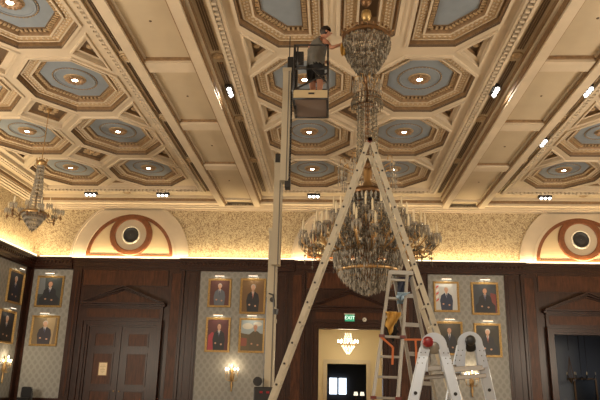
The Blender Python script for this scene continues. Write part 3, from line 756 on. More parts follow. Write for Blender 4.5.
    mb('dbronze').lathe((0, 0, 0), [(.28, 5.5), (.4, 5.48), (.42, 5.42), (.4, 5.34), (.36, 5.36)], 32, 'z', False).build('tent_crown', t, True)
    q = MB()
    for i in range(64):
        a = 2*PI*i/64; ca, sa = math.cos(a), math.sin(a); q.use('crystal2' if i % 3 == 0 else 'crystal')
        P_ = [(.38, 5.36), (.40, 5.1), (.46, 4.85), (.56, 4.62), (.70, 4.45)]
        for (r0, z0), (r1, z1) in zip(P_, P_[1:]): strand(q, (ca*r0, sa*r0, z0), (ca*r1, sa*r1, z1), 3, .024)
    for k in range(3):
        for i in range(30):
            a = 2*PI*i/30; q.use('crystal2').drop((.44*math.cos(a), .44*math.sin(a), 5.38 - .01*k), .16, .03)
    q.build('tent_strands', t)['kind'] = 'stuff'
    # main drum and lower bowl
    q = MB()
    for k, (r, z) in enumerate([(.62, 4.55), (.66, 4.47), (.69, 4.38), (.70, 4.29), (.70, 4.20), (.69, 4.11), (.67, 4.02), (.64, 3.93)]):
        q.use('crystal' if k % 2 == 0 else 'crystal2'); n = int(2*PI*r/.05)
        for i, p in enumerate(ringpts(r, z, n, k*.3)): q.use('crystal' if R.random() < .55 else 'crystal2').drop((p[0], p[1], p[2] + R.uniform(-.04, .04)), .15, R.uniform(.018, .03))
        q.use('dbronze').tube(ringpts(r - .02, z, 40), .008, 4, True)
    q.build('drum_of_prisms', t)['kind'] = 'stuff'
    q = mb('brass').lathe((0, 0, 0), [(.60, 3.86), (.63, 3.84), (.64, 3.80), (.61, 3.78)], 48, 'z', False); q.build('bowl_ring', t, True)
    q = MB()
    for k, (r, z) in enumerate([(.59, 3.8), (.55, 3.74), (.50, 3.68), (.44, 3.62), (.37, 3.57), (.30, 3.53), (.22, 3.49), (.14, 3.46), (.06, 3.44)]):
        q.use('crystal2' if k % 2 == 0 else 'crystal'); n = max(5, int(2*PI*r/.05))
        for p in ringpts(r, z, n, k*.3): q.use('crystal2' if R.random() < .6 else 'crystal').drop((p[0], p[1], p[2] + R.uniform(-.02, .02)), .12, R.uniform(.018, .028))
    q.drop((0, 0, 3.42), .12, .04)
    q.build('bowl_of_prisms', t)['kind'] = 'stuff'
    mb('dbronze').lathe((0, 0, 0), [(.04, 5.6), (.05, 5.2), (.12, 5.0), (.2, 4.9), (.08, 4.7), (.1, 4.4), (.5, 4.3), (.52, 4.2), (.1, 4.1), (.05, 3.5)], 16).build('inner_stem', t, True)
    # arms in three tiers, each with its candle
    for n, R_, z, ph, cl in ((24, 1.32, 4.42, .05, .24), (18, 1.02, 4.66, .2, .26), (14, .68, 4.95, .1, .28)):
        for i in range(n):
            a = 2*PI*i/n + ph; ca, sa = math.cos(a), math.sin(a); r = R_ * (1 + .035 * ((i % 2) * 2 - 1)); zz = z + .06 * (i % 2)
            r0 = .5 if n > 14 else .15
            pts = [(r0, 4.3), (r0 + (r-r0)*.4, 4.12), (r - .12, zz - .3), (r + .02, zz - .18), (r, zz)] if n > 14 else [(r0, 4.7), (.4, 4.6), (r, 4.75), (r, zz)]
            A = mb('brass').tube([(ca*u, sa*u, v) for u, v in pts], .015, 6)
            A.tube([(ca*u, sa*u, v) for u, v in [(r - .12, zz - .3), (r - .26, zz - .22), (r - .3, zz - .1), (r - .22, zz - .06), (r - .2, zz - .14)]], .01, 5)
            arm = A.build('arm', t, True)
            mb('glass').lathe((ca*r, sa*r, zz), [(.02, -.03), (.06, 0), (.085, .05), (.08, .045), (.02, .0)], 10, 'z', False).build('bobeche', arm, True)
            mb('candle').lathe((ca*r, sa*r, zz), [(.019, 0), (.019, cl), (.005, cl + .06)], 8).build('candle', arm)
            c_ = mb('crystal2' if i % 2 else 'crystal')
            for k in range(8):
                b = 2*PI*k/8; c_.drop((ca*r + .08*math.cos(b), sa*r + .08*math.sin(b), zz + .03), .2, .018)
            if n == 24 and i % 2 == 0:
                strand(c_, (ca*r, sa*r, zz - .18), (ca*r, sa*r, zz - .5), 3, .022)
                c_.drop((ca*(r-.2), sa*(r-.2), zz - .25), .2, .025)
            if n != 14:
                strand(c_, (ca*r, sa*r, zz), (ca*r*.72, sa*r*.72, zz - .12), 5, .022, .14)
            c_.build('crystals', arm)
    return t
big_chandelier(.73, 12.66)
def small_chandelier(x, y):
    t = thing('chandelier', 'small tapering crystal chandelier hanging at the far left', 'chandelier', (x, y, 0))
    mb('brass').lathe((0, 0, 0), [(.12, 11.55), (.1, 11.45), (.016, 11.4), (.016, 9.5), (.03, 9.4)], 10).build('chain_rod', t)
    q = mb('brass').lathe((0, 0, 0), [(.02, 9.5), (.16, 9.42), (.2, 9.4), (.17, 9.3), (.12, 9.22)], 20)
    for p in ringpts(.19, 9.52, 8): q.drop(p, .12, .03)
    q.build('crown', t, True)
    q = MB()
    for i in range(34):
        a = 2*PI*i/34; ca, sa = math.cos(a), math.sin(a); q.use('crystal2')
        P_ = [(.13, 9.26), (.15, 8.7), (.2, 8.1), (.28, 7.65), (.36, 7.42)]
        for (r0, z0), (r1, z1) in zip(P_, P_[1:]): strand(q, (ca*r0, sa*r0, z0), (ca*r1, sa*r1, z1), 4, .02)
    q.build('tent_strands', t)['kind'] = 'stuff'
    mb('brass').lathe((0, 0, 0), [(.03, 9.3), (.03, 7.6), (.2, 7.5), (.44, 7.45), (.46, 7.38), (.42, 7.36), (.1, 7.3)], 28).build('ring', t, True)
    q = MB()
    for k in range(8):
        r = .42 * (1 - k/8) ** .8; q.use('crystal' if k % 2 else 'crystal2')
        for p in ringpts(r, 7.38 - k*.075, max(5, int(2*PI*r/.05)), k): q.drop(p, .13, .022)
    q.drop((0, 0, 6.8), .12, .04); q.build('bowl_of_prisms', t)['kind'] = 'stuff'
    for i in range(12):
        a = 2*PI*i/12 + .13; ca, sa = math.cos(a), math.sin(a); r = (.95, .72)[i % 2]; zz = (7.55, 7.68)[i % 2]
        arm = mb('dbronze').tube([(ca*u, sa*u, v) for u, v in [(.4, 7.4), (.4 + (r-.4)*.5, 7.2), (r, 7.3), (r, zz)]], .016, 6).build('arm', t, True)
        mb('dbronze').lathe((ca*r, sa*r, 7.16), [(.01, 0), (.05, .08), (.02, .16)], 8).build('finial', arm)
        mb('candle').lathe((ca*r, sa*r, zz), [(.018, 0), (.018, .2), (.004, .27)], 8).build('candle', arm)
        c_ = mb('crystal2')
        for k in range(10):
            b = 2*PI*k/10; c_.drop((ca*r + .1*math.cos(b), sa*r + .1*math.sin(b), zz + .04), .24, .026)
        strand(c_, (ca*r, sa*r, zz), (ca*r*.55, sa*r*.55, zz - .1), 6, .02, .12)
        c_.build('crystals', arm)
small_chandelier(-10.86, 21.98)
t = thing('chandelier', 'small lit crystal chandelier hanging in the tan corridor', 'chandelier', (.93, 36, 0))
mb('brass').tube([(0, 0, 4.5), (0, 0, 5.6)], .012, 6).build('chain_rod', t)
q = mb('litcrystal')
for k in range(5): 
    for p in ringpts(.16 + .02*k, 4.42 - .12*k, 10, k): q.drop(p, .13, .03)
for k in range(5):
    r = .34*(1 - k/5.5)
    for p in ringpts(r, 3.75 - .09*k, max(5, int(r*40)), k): q.drop(p, .12, .03)
q.build('crystals', t)['kind'] = 'stuff'
for i in range(8):
    a = 2*PI*i/8; ca, sa = math.cos(a), math.sin(a)
    arm = mb('brass').tube([(ca*u, sa*u, v) for u, v in [(.1, 3.85), (.3, 3.72), (.52, 3.8), (.52, 3.9)]], .014, 6).build('arm', t)
    mb('bulb').lathe((ca*.52, sa*.52, 3.9), [(.03, 0), (.04, .06), (.005, .16)], 8).build('bulb', arm)

# ---------------------------------------------------------------- personnel lift
LX, LY = -1.10, 12.95
lift_t = thing('personnel_lift', 'tall telescoping mast lift with black railed work basket raised to the chandelier', 'lift', (LX, LY, 0))
def mastsec(x, y, z0, z1, w_, name):
    q = mb('mast').box(x - w_/2, x + w_/2, y - .13, y + .13, z0, z1)
    q.use('mastd').box(x + w_/2 - .05, x + w_/2 - .025, y - .134, y - .13, z0, z1).box(x - w_/2 - .004, x - w_/2, y - .05, y + .05, z0, z1)
    q.use('mast').box(x - w_/2 - .015, x + w_/2 + .015, y - .145, y + .145, z1 - .08, z1)
    o = q.build(name, lift_t, bevel=.006); return o
mastsec(-.13, .32, .35, 2.9, .16, 'mast_section'); mastsec(-.125, .14, .5, 4.75, .18, 'mast_section')
s3 = mastsec(-.05, -.03, 3.95, 6.25, .17, 'mast_section'); s4 = mastsec(.085, -.2, 5.7, 8.3, .17, 'mast_section')
q = mb('black')
for i in range(34): q.box(.18, .215, -.26, -.2, 5.75 + .06*i, 5.785 + .06*i)
q.box(.18, .19, -.25, -.21, 5.7, 7.9); q.build('chain', s4)
q = mb('black').tube([(-.22, .05, 1.2), (-.22, .05, 3.3), (-.17, .02, 3.38), (-.08, -.05, 3.34), (-.05, -.08, 3.1)], .02, 8)
q.lathe((-.1, .0, 3.25), [(.05, -.04), (.05, .04)], 14, 'y').lathe((-.02, -.1, 3.0), [(.05, -.05), (.06, .05)], 10); q.build('cable_loop', lift_t)
mb('black').box(-.12, .04, -.2, .0, 6.15, 6.34).build('mast_bracket', lift_t, bevel=.01); mb('black').box(.1, .22, -.3, -.1, 5.55, 5.75).build('mast_bracket', lift_t, bevel=.01)
q = mb('black').box(-.40, .0, -.1, .3, 1.2, 1.55); cbx = q.build('control_box', lift_t, bevel=.02)
mb('red').box(-.28, -.22, -.108, -.1, 1.43, 1.47).box(-.15, -.09, -.108, -.1, 1.43, 1.47).build('button', cbx)
mb('black').lathe((-.33, -.08, 1.65), [(.09, 0), (.09, .05), (.04, .06)], 18, 'y').build('hose_reel', cbx)
q = mb('mast').box(-.5, .5, -.5, .6, .12, .32); q.build('base', lift_t, bevel=.02)
for sx in (-1, 1):
    for sy in (-1, 1):
        q = mb('mastd').bar((sx*.4, sy*.45, .22), (sx*1.0, sy*1.0, .16), .1, .1); q.box(sx*1.0 - .05, sx*1.0 + .05, sy*1.0 - .05, sy*1.0 + .05, 0.0, .2); q.build('outrigger', lift_t)
        mb('black').lathe((sx*.45, sy*.4, .09), [(.09, -.03), (.09, .03)], 14, 'x').build('wheel', lift_t)
# basket in lift coordinates
bk = bpy.data.objects.new('basket', None); C.objects.link(bk); bk.parent = lift_t; bk.location = (-LX, -LY, 0)
bx0, bx1, by0, by1, bz = -.85, -.12, 12.45, 13.45, 7.48
q = mb('tray').box(bx0, bx1, by0, by1, bz, bz + .05); plat = q.build('platform', bk)
mb('traylip').box(bx0, bx1, by0 - .02, by0, bz, bz + .19).build('kick_plate', bk)
q = mb('traylip').box(bx0, bx0 + .02, by0, by1, bz + .05, bz + .17).box(bx1 - .02, bx1, by0, by1, bz + .05, bz + .17); q.build('side_plate', bk)
mb('black').box(-.53, -.40, by0 - .025, by0 - .02, bz + .09, bz + .13).build('maker_mark', bk)
q = mb('black'); zt_ = 8.76; zm_ = 8.18
for xx in (bx0, bx1):
    for yy in (by0, by1): q.tube([(xx, yy, bz - .02), (xx, yy, zt_)], .021, 8)
    q.tube([(xx, by0, zt_), (xx, by1, zt_)], .021, 8).tube([(xx, by0, zm_), (xx, by1, zm_)], .018, 8)
for yy in (by0, by1): q.tube([(bx0, yy, zt_), (bx1, yy, zt_)], .021, 8).tube([(bx0, yy, zm_), (bx1, yy, zm_)], .018, 8)
q.tube([(bx0 + .07, by0, zm_), (bx0 + .07, by0, zt_)], .016, 8)
for a_, b_ in (((bx0, by0), (bx1, by0)), ((bx1, by0), (bx1, by1)), ((bx1, by1), (bx0, by1)), ((bx0, by1), (bx0, by0))): q.tube([(*a_, bz), (*b_, bz)], .026, 6)
q.build('guard_rail', bk, True)
q = mb('black').bar((bx0, by0, bz + .2), (bx1, by0, zm_ - .1), .03, .03).bar((bx1, by0, zm_ - .35), (bx0 + .4, by0, zm_), .03, .03); q.build('gate_brace', bk)
q = mb('black').box(-.86, -.80, 12.8, 13.1, 7.4, 8.5).box(-1.02, -.86, 12.7, 13.0, 8.2, 8.62).box(-1.0, -.88, 12.7, 12.9, 7.9, 8.2); q.build('mount_bracket', bk, bevel=.02)
mb('black').tube([(-.98, 12.75, 8.6), (-.98, 12.75, 9.15)], .012, 6).build('antenna', bk)
mb('black').box(bx0 + .02, bx0 + .2, by0 + .02, by0 + .16, 8.34, 8.62).build('control_panel', bk, bevel=.01)

# ---------------------------------------------------------------- the man in the basket
def skinmesh(name, verts, edges, radii, m, parent, root=0, sub=2):
    me = bpy.data.meshes.new(name); me.from_pydata(verts, edges, []); me.materials.append(m)
    o = bpy.data.objects.new(name, me); C.objects.link(o); o.parent = parent
    o.modifiers.new('skin', 'SKIN'); sv = me.skin_vertices
    if not sv: 
        bm = bmesh.new(); bm.from_mesh(me); bm.verts.layers.skin.verify(); bm.to_mesh(me); bm.free()
    d_ = me.skin_vertices[0].data
    for i, r in enumerate(radii): d_[i].radius = r if isinstance(r, tuple) else (r, r); d_[i].use_root = (i == root)
    s = o.modifiers.new('sub', 'SUBSURF'); s.levels = sub; s.render_levels = sub
    o.modifiers['skin'].use_smooth_shade = True
    return o
man = thing('person', 'person in grey tank top and black shorts in the lift basket, reaching to the chandelier', 'person', (-.38, 13.0, bz + .05))
def ml(p): return (p[0] + .38, p[1] - 13.0, p[2] - bz - .05)
V = {'pel': (-.40, 13.05, 8.50), 'sp1': (-.40, 13.05, 8.72), 'ch': (-.38, 13.05, 9.0), 'nb': (-.30, 13.03, 9.22), 'nk': (-.225, 13.0, 9.29), 'hd': (-.16, 12.97, 9.35), 'ht': (-.14, 12.96, 9.43),
     'hl': (-.50, 13.08, 8.44), 'kl': (-.46, 13.18, 8.06), 'al': (-.48, 13.15, 7.63), 'fl': (-.42, 13.28, 7.57),
     'hr': (-.31, 13.02, 8.44), 'kr': (-.30, 13.10, 8.06), 'ar': (-.34, 13.05, 7.63), 'fr': (-.24, 13.16, 7.57),
     'sr': (-.19, 12.92, 9.14), 'er': (-.06, 12.76, 8.86), 'wr': (.13, 12.64, 8.865), 'hr2': (.17, 12.62, 8.87),
     'sl': (-.52, 13.12, 9.12), 'el': (-.42, 13.32, 8.84), 'wl': (-.22, 13.38, 8.83), 'hl2': (-.17, 13.38, 8.83)}
rad = {'pel': .16, 'sp1': .16, 'ch': .185, 'nb': .10, 'nk': .065, 'hd': .105, 'ht': .092, 'hl': .11, 'kl': .07, 'al': .046, 'fl': .04, 'hr': .11, 'kr': .07, 'ar': .046, 'fr': .04,
       'sr': .078, 'er': .048, 'wr': .034, 'hr2': .036, 'sl': .075, 'el': .05, 'wl': .034, 'hl2': .036}
E_ = [('pel', 'sp1'), ('sp1', 'ch'), ('ch', 'nb'), ('nb', 'nk'), ('nk', 'hd'), ('hd', 'ht'), ('pel', 'hl'), ('hl', 'kl'), ('kl', 'al'), ('al', 'fl'), ('pel', 'hr'), ('hr', 'kr'), ('kr', 'ar'), ('ar', 'fr'),
      ('ch', 'sr'), ('sr', 'er'), ('er', 'wr'), ('wr', 'hr2'), ('ch', 'sl'), ('sl', 'el'), ('el', 'wl'), ('wl', 'hl2')]
# fingers
fing = []
for h, s in (('hr2', 1), ('hl2', 1)):
    hx, hy, hz = V[h]
    for k in range(4):
        a = f'{h}f{k}'; dz = .028 - .019*k; L = (.07, .08, .075, .06)[k]
        V[a + 'a'] = (hx + .03, hy - .005, hz + dz); V[a + 'b'] = (hx + .03 + L*.5, hy - .012, hz + dz*1.2); V[a + 'c'] = (hx + .03 + L*.85, hy + .012, hz + dz*1.2 - .015)
        fing.append(([h, a + 'a', a + 'b', a + 'c'], (.012, .010, .0095, .0085)))
    a = h + 't'; V[a + 'a'] = (hx - .01, hy - .03, hz + .01); V[a + 'b'] = (hx + .03, hy - .045, hz + .02); V[a + 'c'] = (hx + .06, hy - .035, hz + .02)
    fing.append(([h, a + 'a', a + 'b', a + 'c'], (.014, .012, .011, .009)))
keys = [k for k in V if not (k.startswith('hr2f') or k.startswith('hl2f') or k.startswith('hr2t') or k.startswith('hl2t'))]
ix = {k: i for i, k in enumerate(keys)}
body = skinmesh('body', [ml(V[k]) for k in keys], [(ix[a], ix[b]) for a, b in E_], [rad[k] for k in keys], M['skin'], man)
dg = bpy.context.evaluated_depsgraph_get()
bm = bmesh.new(); bm.from_mesh(body.evaluated_get(dg).to_mesh())
for chain, rr in fing:
    f = skinmesh('finger', [ml(V[k]) for k in chain], [(i, i+1) for i in range(len(chain) - 1)], rr, M['skin'], man, 0, 1)
    dg = bpy.context.evaluated_depsgraph_get(); ev = f.evaluated_get(dg); bm.from_mesh(ev.to_mesh()); ev.to_mesh_clear(); bpy.data.objects.remove(f)
# nose and ears
def blob(bm, c_, s_):
    r_ = bmesh.ops.create_uvsphere(bm, u_segments=10, v_segments=8, radius=1, matrix=Matrix.Translation(ml(c_)) @ Matrix.Diagonal((*s_, 1)))
blob(bm, (-.050, 12.95, 9.345), (.024, .015, .022)); blob(bm, (-.165, 12.858, 9.36), (.022, .012, .035)); blob(bm, (-.165, 13.075, 9.36), (.022, .012, .035)); blob(bm, (-.066, 12.955, 9.305), (.012, .025, .008))
me = bpy.data.meshes.new('body'); bm.to_mesh(me); bm.free(); me.materials.append(M['skin']); me.polygons.foreach_set('use_smooth', [True]*len(me.polygons))
bpy.data.objects.remove(body); body = bpy.data.objects.new('body', me); C.objects.link(body); body.parent = man
for dy in (-.032, .032):
    mb('black').lathe(ml((-.066, 12.96 + dy, 9.37)), [(.001, -.006), (.006, -.003), (.006, .003), (.001, .006)], 8).build('eye', man, True)
bm = bmesh.new()
bmesh.ops.create_uvsphere(bm, u_segments=20, v_segments=14, radius=1, matrix=Matrix.Translation(ml((-.182, 12.97, 9.41))) @ Matrix.Rotation(.5, 4, 'Y') @ Matrix.Diagonal((.135, .122, .125, 1)))
bmesh.ops.delete(bm, geom=[v for v in bm.verts if v.co.x - ml((-.185, 0, 0))[0] > .06 and v.co.z < ml((0, 0, 9.415))[2]], context='VERTS')
for v in bm.verts: v.co += Vector((R.uniform(-.006, .006),)*1 + (R.uniform(-.006, .006), R.uniform(-.006, .006)))
me = bpy.data.meshes.new('hair'); bm.to_mesh(me); bm.free(); me.materials.append(M['hair']); h_ = bpy.data.objects.new('hair', me); C.objects.link(h_); h_.parent = man
sm_ = h_.modifiers.new('s', 'SOLIDIFY'); sm_.thickness = .01
for p_ in me.polygons: p_.use_smooth = True
def garment(name, m, pick, off):
    src = body.data; bm = bmesh.new(); bm.from_mesh(src); bm.normal_update()
    segs_ = [(a_, b_, Vector(ml(V[a_])), Vector(ml(V[b_]))) for a_, b_ in E_]
    def near(p):
        best = None
        for a_, b_, A, B in segs_:
            d = B - A; t_ = max(0, min(1, (p - A).dot(d) / d.length_squared)); q_ = (p - (A + d*t_)).length - (rad[a_]*(1-t_) + rad[b_]*t_)
            if best is None or q_ < best[0]: best = (q_, a_, b_, t_)
        return best[1], best[2], best[3]
    bmesh.ops.delete(bm, geom=[v for v in bm.verts if not pick(*near(v.co), v.co.z + bz + .05)], context='VERTS')
    for v in bm.verts: v.co += v.normal * off
    me = bpy.data.meshes.new(name); bm.to_mesh(me); bm.free(); me.materials.clear(); me.materials.append(m)
    o = bpy.data.objects.new(name, me); C.objects.link(o); o.parent = man
    sd = o.modifiers.new('s', 'SOLIDIFY'); sd.thickness = .006; sd.offset = 1; return o
garment('tank_top', M['shirt'], lambda a, b, t, z: 8.50 < z < 9.27 and ((a, b) in (('pel', 'sp1'), ('sp1', 'ch'), ('ch', 'nb')) or (a == 'ch' and t < .80) or (a == 'pel' and z > 8.52)), .014)
garment('shorts', M['short'], lambda a, b, t, z: 8.20 < z < 8.60 and ((a, b) in (('pel', 'sp1'), ('pel', 'hl'), ('pel', 'hr')) or a in ('hl', 'hr')), .02)
for nm in ('l', 'r'):
    a_, f_ = V['a' + nm], V['f' + nm]
    skinmesh('shoe', [ml((a_[0] - .02, a_[1] - .03, 7.59)), ml(((a_[0] + f_[0])/2, (a_[1] + f_[1])/2, 7.585)), ml((f_[0] + .02, f_[1] + .04, 7.575))], [(0, 1), (1, 2)], [.052, .05, .04], M['black'], man)
# yellow cloth hanging from his hand
t = thing('cleaning_cloth', 'yellow cleaning cloth hanging from the hand of the man on the lift', 'cloth', (.2, 12.6, 8.62))
q = mb('yellow'); n1, n2 = 8, 12; vs = []
for j in range(n2):
    for i in range(n1):
        u, v = i/(n1-1) - .5, j/(n2-1); vs.append((u*.10*(.6 + .5*math.sin(v*2.4)) + .01*v, .03*math.sin(u*9 + v*3), .25 - v*.30 + .05*abs(u)))
q.add(vs, [(j*n1+i, j*n1+i+1, (j+1)*n1+i+1, (j+1)*n1+i) for j in range(n2-1) for i in range(n1-1)]); o = q.build('cloth', t, True); sd_ = o.modifiers.new('s', 'SOLIDIFY'); sd_.thickness = .008

# ---------------------------------------------------------------- ladders
def rail_thru(m, a, b, w_, d_, up): m.bar(a, b, w_, d_, up)
# tall trestle ladder straddling the chandelier
LYn, LYf = 9.35, 9.95
tl = thing('trestle_ladder', 'very tall cream A-frame extension ladder standing in front of the big chandelier', 'ladder', (.575, 9.65, 0))
def TL(x, y, z): return (x - .575, y - 9.65, z)
apex_l, apex_r = (.545, 5.26), (.62, 5.26)
def line_x(top, zx, z): return top[0] + (zx[0] - top[0]) * (top[1] - z) / (top[1] - zx[1])
for sgn, top, low, nm in ((-1, apex_l, (-.845, 1.386), 'left_section'), (1, apex_r, (1.80, 1.44), 'right_section')):
    fx = line_x(top, low, .03)
    sec = bpy.data.objects.new('ladder_section', None); C.objects.link(sec); sec.parent = tl
    for yy, wd in ((LYn, .072), (LYf, .072)):
        r_ = mb('oldalu').bar(TL(top[0], yy, top[1]), TL(fx, yy, .03), .035, wd, (1, 0, 0))
        zz = 1.0
        rl = r_.build('rail', sec, bevel=.004)
        q = mb('black'); k = 0
        L_ = math.hypot(fx - top[0], top[1]); n = int(L_ / .30)
        for i in range(n):
            f = (i + .6) / n; px, pz = top[0] + (fx - top[0])*f, top[1] + (.03 - top[1])*f
            q.lathe(TL(px, yy, pz), [(.017, -.026), (.017, .026)], 8, 'y')
        q.build('bolt', rl)['kind'] = 'stuff'
        mb('black').box(*sorted((TL(fx-.06,0,0)[0], TL(fx+.06,0,0)[0])), yy - 9.65 - .05, yy - 9.65 + .05, 0, .07).build('foot', sec)
    for i in range(n):
        f = (i + .6) / n; px, pz = top[0] + (fx - top[0])*f, top[1] + (.03 - top[1])*f
        rg = mb('oldalu').tube([TL(px, LYn, pz), TL(px, LYf, pz)], .018, 8).build('rung', sec)
        if sgn > 0 and 1 < i < 16:
            mb('bluetag').tube([TL(px, LYn + .02, pz), TL(px, LYn + .12, pz)], .022, 8).build('blue_sleeve', rg)
for yy in (LYn, LYf): mb('oldalu').bar(TL(.545, yy, 5.25), TL(.62, yy, 5.25), .02, .04).build('top_hinge', tl); mb('red').lathe(TL(.58, LYn - .05, 5.29), [(.035, -.03), (.035, .03)], 12, 'y').build('hinge_knob', tl)

# grey stepladder behind, slightly angled
st = thing('stepladder', 'silver multi-rung stepladder with yellow rag and orange straps, left of the near ladder', 'ladder', (.9, 8.0, 0))
def SL(x, y, z): return (x - .9, y - 8.0, z)
# front section (rungs facing the viewer): left rail, right rail from top to floor
FL, FR = ((.735, 8.0, 2.98), (.25, 7.55, 0)), ((.945, 8.0, 2.97), (.61, 7.55, 0))
BL, BR = ((.79, 8.08, 2.96), (1.34, 9.0, 0)), ((1.0, 8.08, 2.95), (1.66, 9.0, 0))
def lerp(a, b, t): return tuple(a[i] + (b[i] - a[i])*t for i in range(3))
for nm, (A, B) in (('front', FL), ('front', FR), ('rear', BL), ('rear', BR)):
    r_ = mb('alu').bar(SL(*A), SL(*B), .038, .075, (0, 1, 0)).build('%s_rail' % nm, st, bevel=.005)
    mb('black').box(SL(*B)[0] - .04, SL(*B)[0] + .04, SL(*B)[1] - .06, SL(*B)[1] + .06, 0, .08).build('foot', r_)
for i in range(12):
    f = .03 + i * .079; a, b = lerp(*FL, f), lerp(*FR, f)
    mb('alu').bar(SL(*a), SL(*b), .07, .03, (0, 0, 1)).build('step', st, bevel=.004)
for i in range(8):
    f = .08 + i * .12; a, b = lerp(*BL, f), lerp(*BR, f); mb('alu').bar(SL(*a), SL(*b), .035, .05, (0, 0, 1)).build('rear_rung', st)
for f in (.267, .504):
    for A in (lerp(*FL, f), lerp(*FR, f)):
        p_ = SL(*A); mb('dred').box(p_[0] - .035, p_[0] + .035, p_[1] - .07, p_[1] - .03, p_[2] - .015, p_[2] + .02).build('lock_tab', st)
q = mb('alu').bar(SL(.72, 8.04, 2.985), SL(1.02, 8.04, 2.975), .16, .05); q.build('top_cap', st)
def rag(name, lab, cat, loc, w_, h_, mt, ph=0):
    t = thing(name, lab, cat, loc); q = mb(mt); vs = []
    for j in range(10):
        for i in range(8):
            u, v = i/7 - .5, j/9; vs.append((u*w_*(1 - .45*v + .1*math.sin(5*v + ph)) + .03*math.sin(v*4 + ph), -.06 - .025*math.sin(u*12 + v*4 + ph), .04 - v*h_*(1 + .25*math.sin(u*5 + ph))))
    vs2 = [(u*w_/7, .05 * (j - .5) * 2, .035) for j in (0, 1) for u in range(-3, 5)]
    q.add(vs, [(j*8+i, j*8+i+1, (j+1)*8+i+1, (j+1)*8+i) for j in range(9) for i in range(7)])
    q.add([(u*w_, y_, z_) for y_, z_ in ((-.07, .04), (.0, .055), (.06, .03), (.07, -.08)) for u in (-.45, .45)], [(0, 1, 3, 2), (2, 3, 5, 4), (4, 5, 7, 6)])
    o = q.build('fabric', t, True); s_ = o.modifiers.new('s', 'SOLIDIFY'); s_.thickness = .01; return t
a = lerp(*FL, .19)
rag('cleaning_cloth', 'yellow rag draped over an upper step of the silver stepladder', 'cloth', (a[0] + .085, a[1], a[2] + .02), .16, .22, 'yellow', 1)
rag('cleaning_cloth', 'dark rag hanging under the yellow rag on the stepladder', 'cloth', (lerp(*FL, .19)[0] + .11, a[1] + .06, a[2] - .02), .16, .25, 'blackcloth', 3)
a = lerp(*FR, .03); 
rag('cleaning_cloth', 'dark blue cloth hung at the top of the stepladder', 'cloth', (a[0] - .04, a[1] + .06, a[2] + .0), .13, .24, colm((.02, .03, .07)), 2)
a = lerp(*FR, .109)
rag('cleaning_cloth', 'pale blue cloth bundled on the second step of the stepladder', 'cloth', (a[0] - .04, a[1] - .0, a[2] + .03), .12, .08, colm((.22, .34, .48)), 2)
def strap(lab, pts):
    t = thing('strap', lab, 'strap', pts[0]); o = Vector(pts[0]); q = mb('orange')
    for i, (a_, b_) in enumerate(zip(pts, pts[1:])): q.bar(Vector(a_) - o, Vector(b_) - o, .008, .024, (0, 0, 1) if i == 0 else (1, 0, 0))
    q.build('webbing', t)
a, b = lerp(*FL, .27), lerp(*FR, .27)
strap('orange strap looped across the left side of the stepladder', [(a[0] - .02, a[1] - .06, a[2] + .01), (a[0] + .13, a[1] - .07, a[2] - .12), (a[0] + .12, a[1] - .07, a[2] - .32)])
a, b = lerp(*BL, .27), lerp(*BR, .27)
strap('orange strap tied across the rear rails of the stepladder with a hanging end', [(a[0] - .03, a[1] - .06, a[2] + .02), (b[0] + .03, b[1] - .06, b[2] + .03)])
strap('orange strap end hanging down behind the silver stepladder', [(a[0] + .12, a[1] - .08, a[2] + .02), (a[0] + .125, a[1] - .08, a[2] - .1), (a[0] + .12, a[1] - .08, a[2] - .5)])

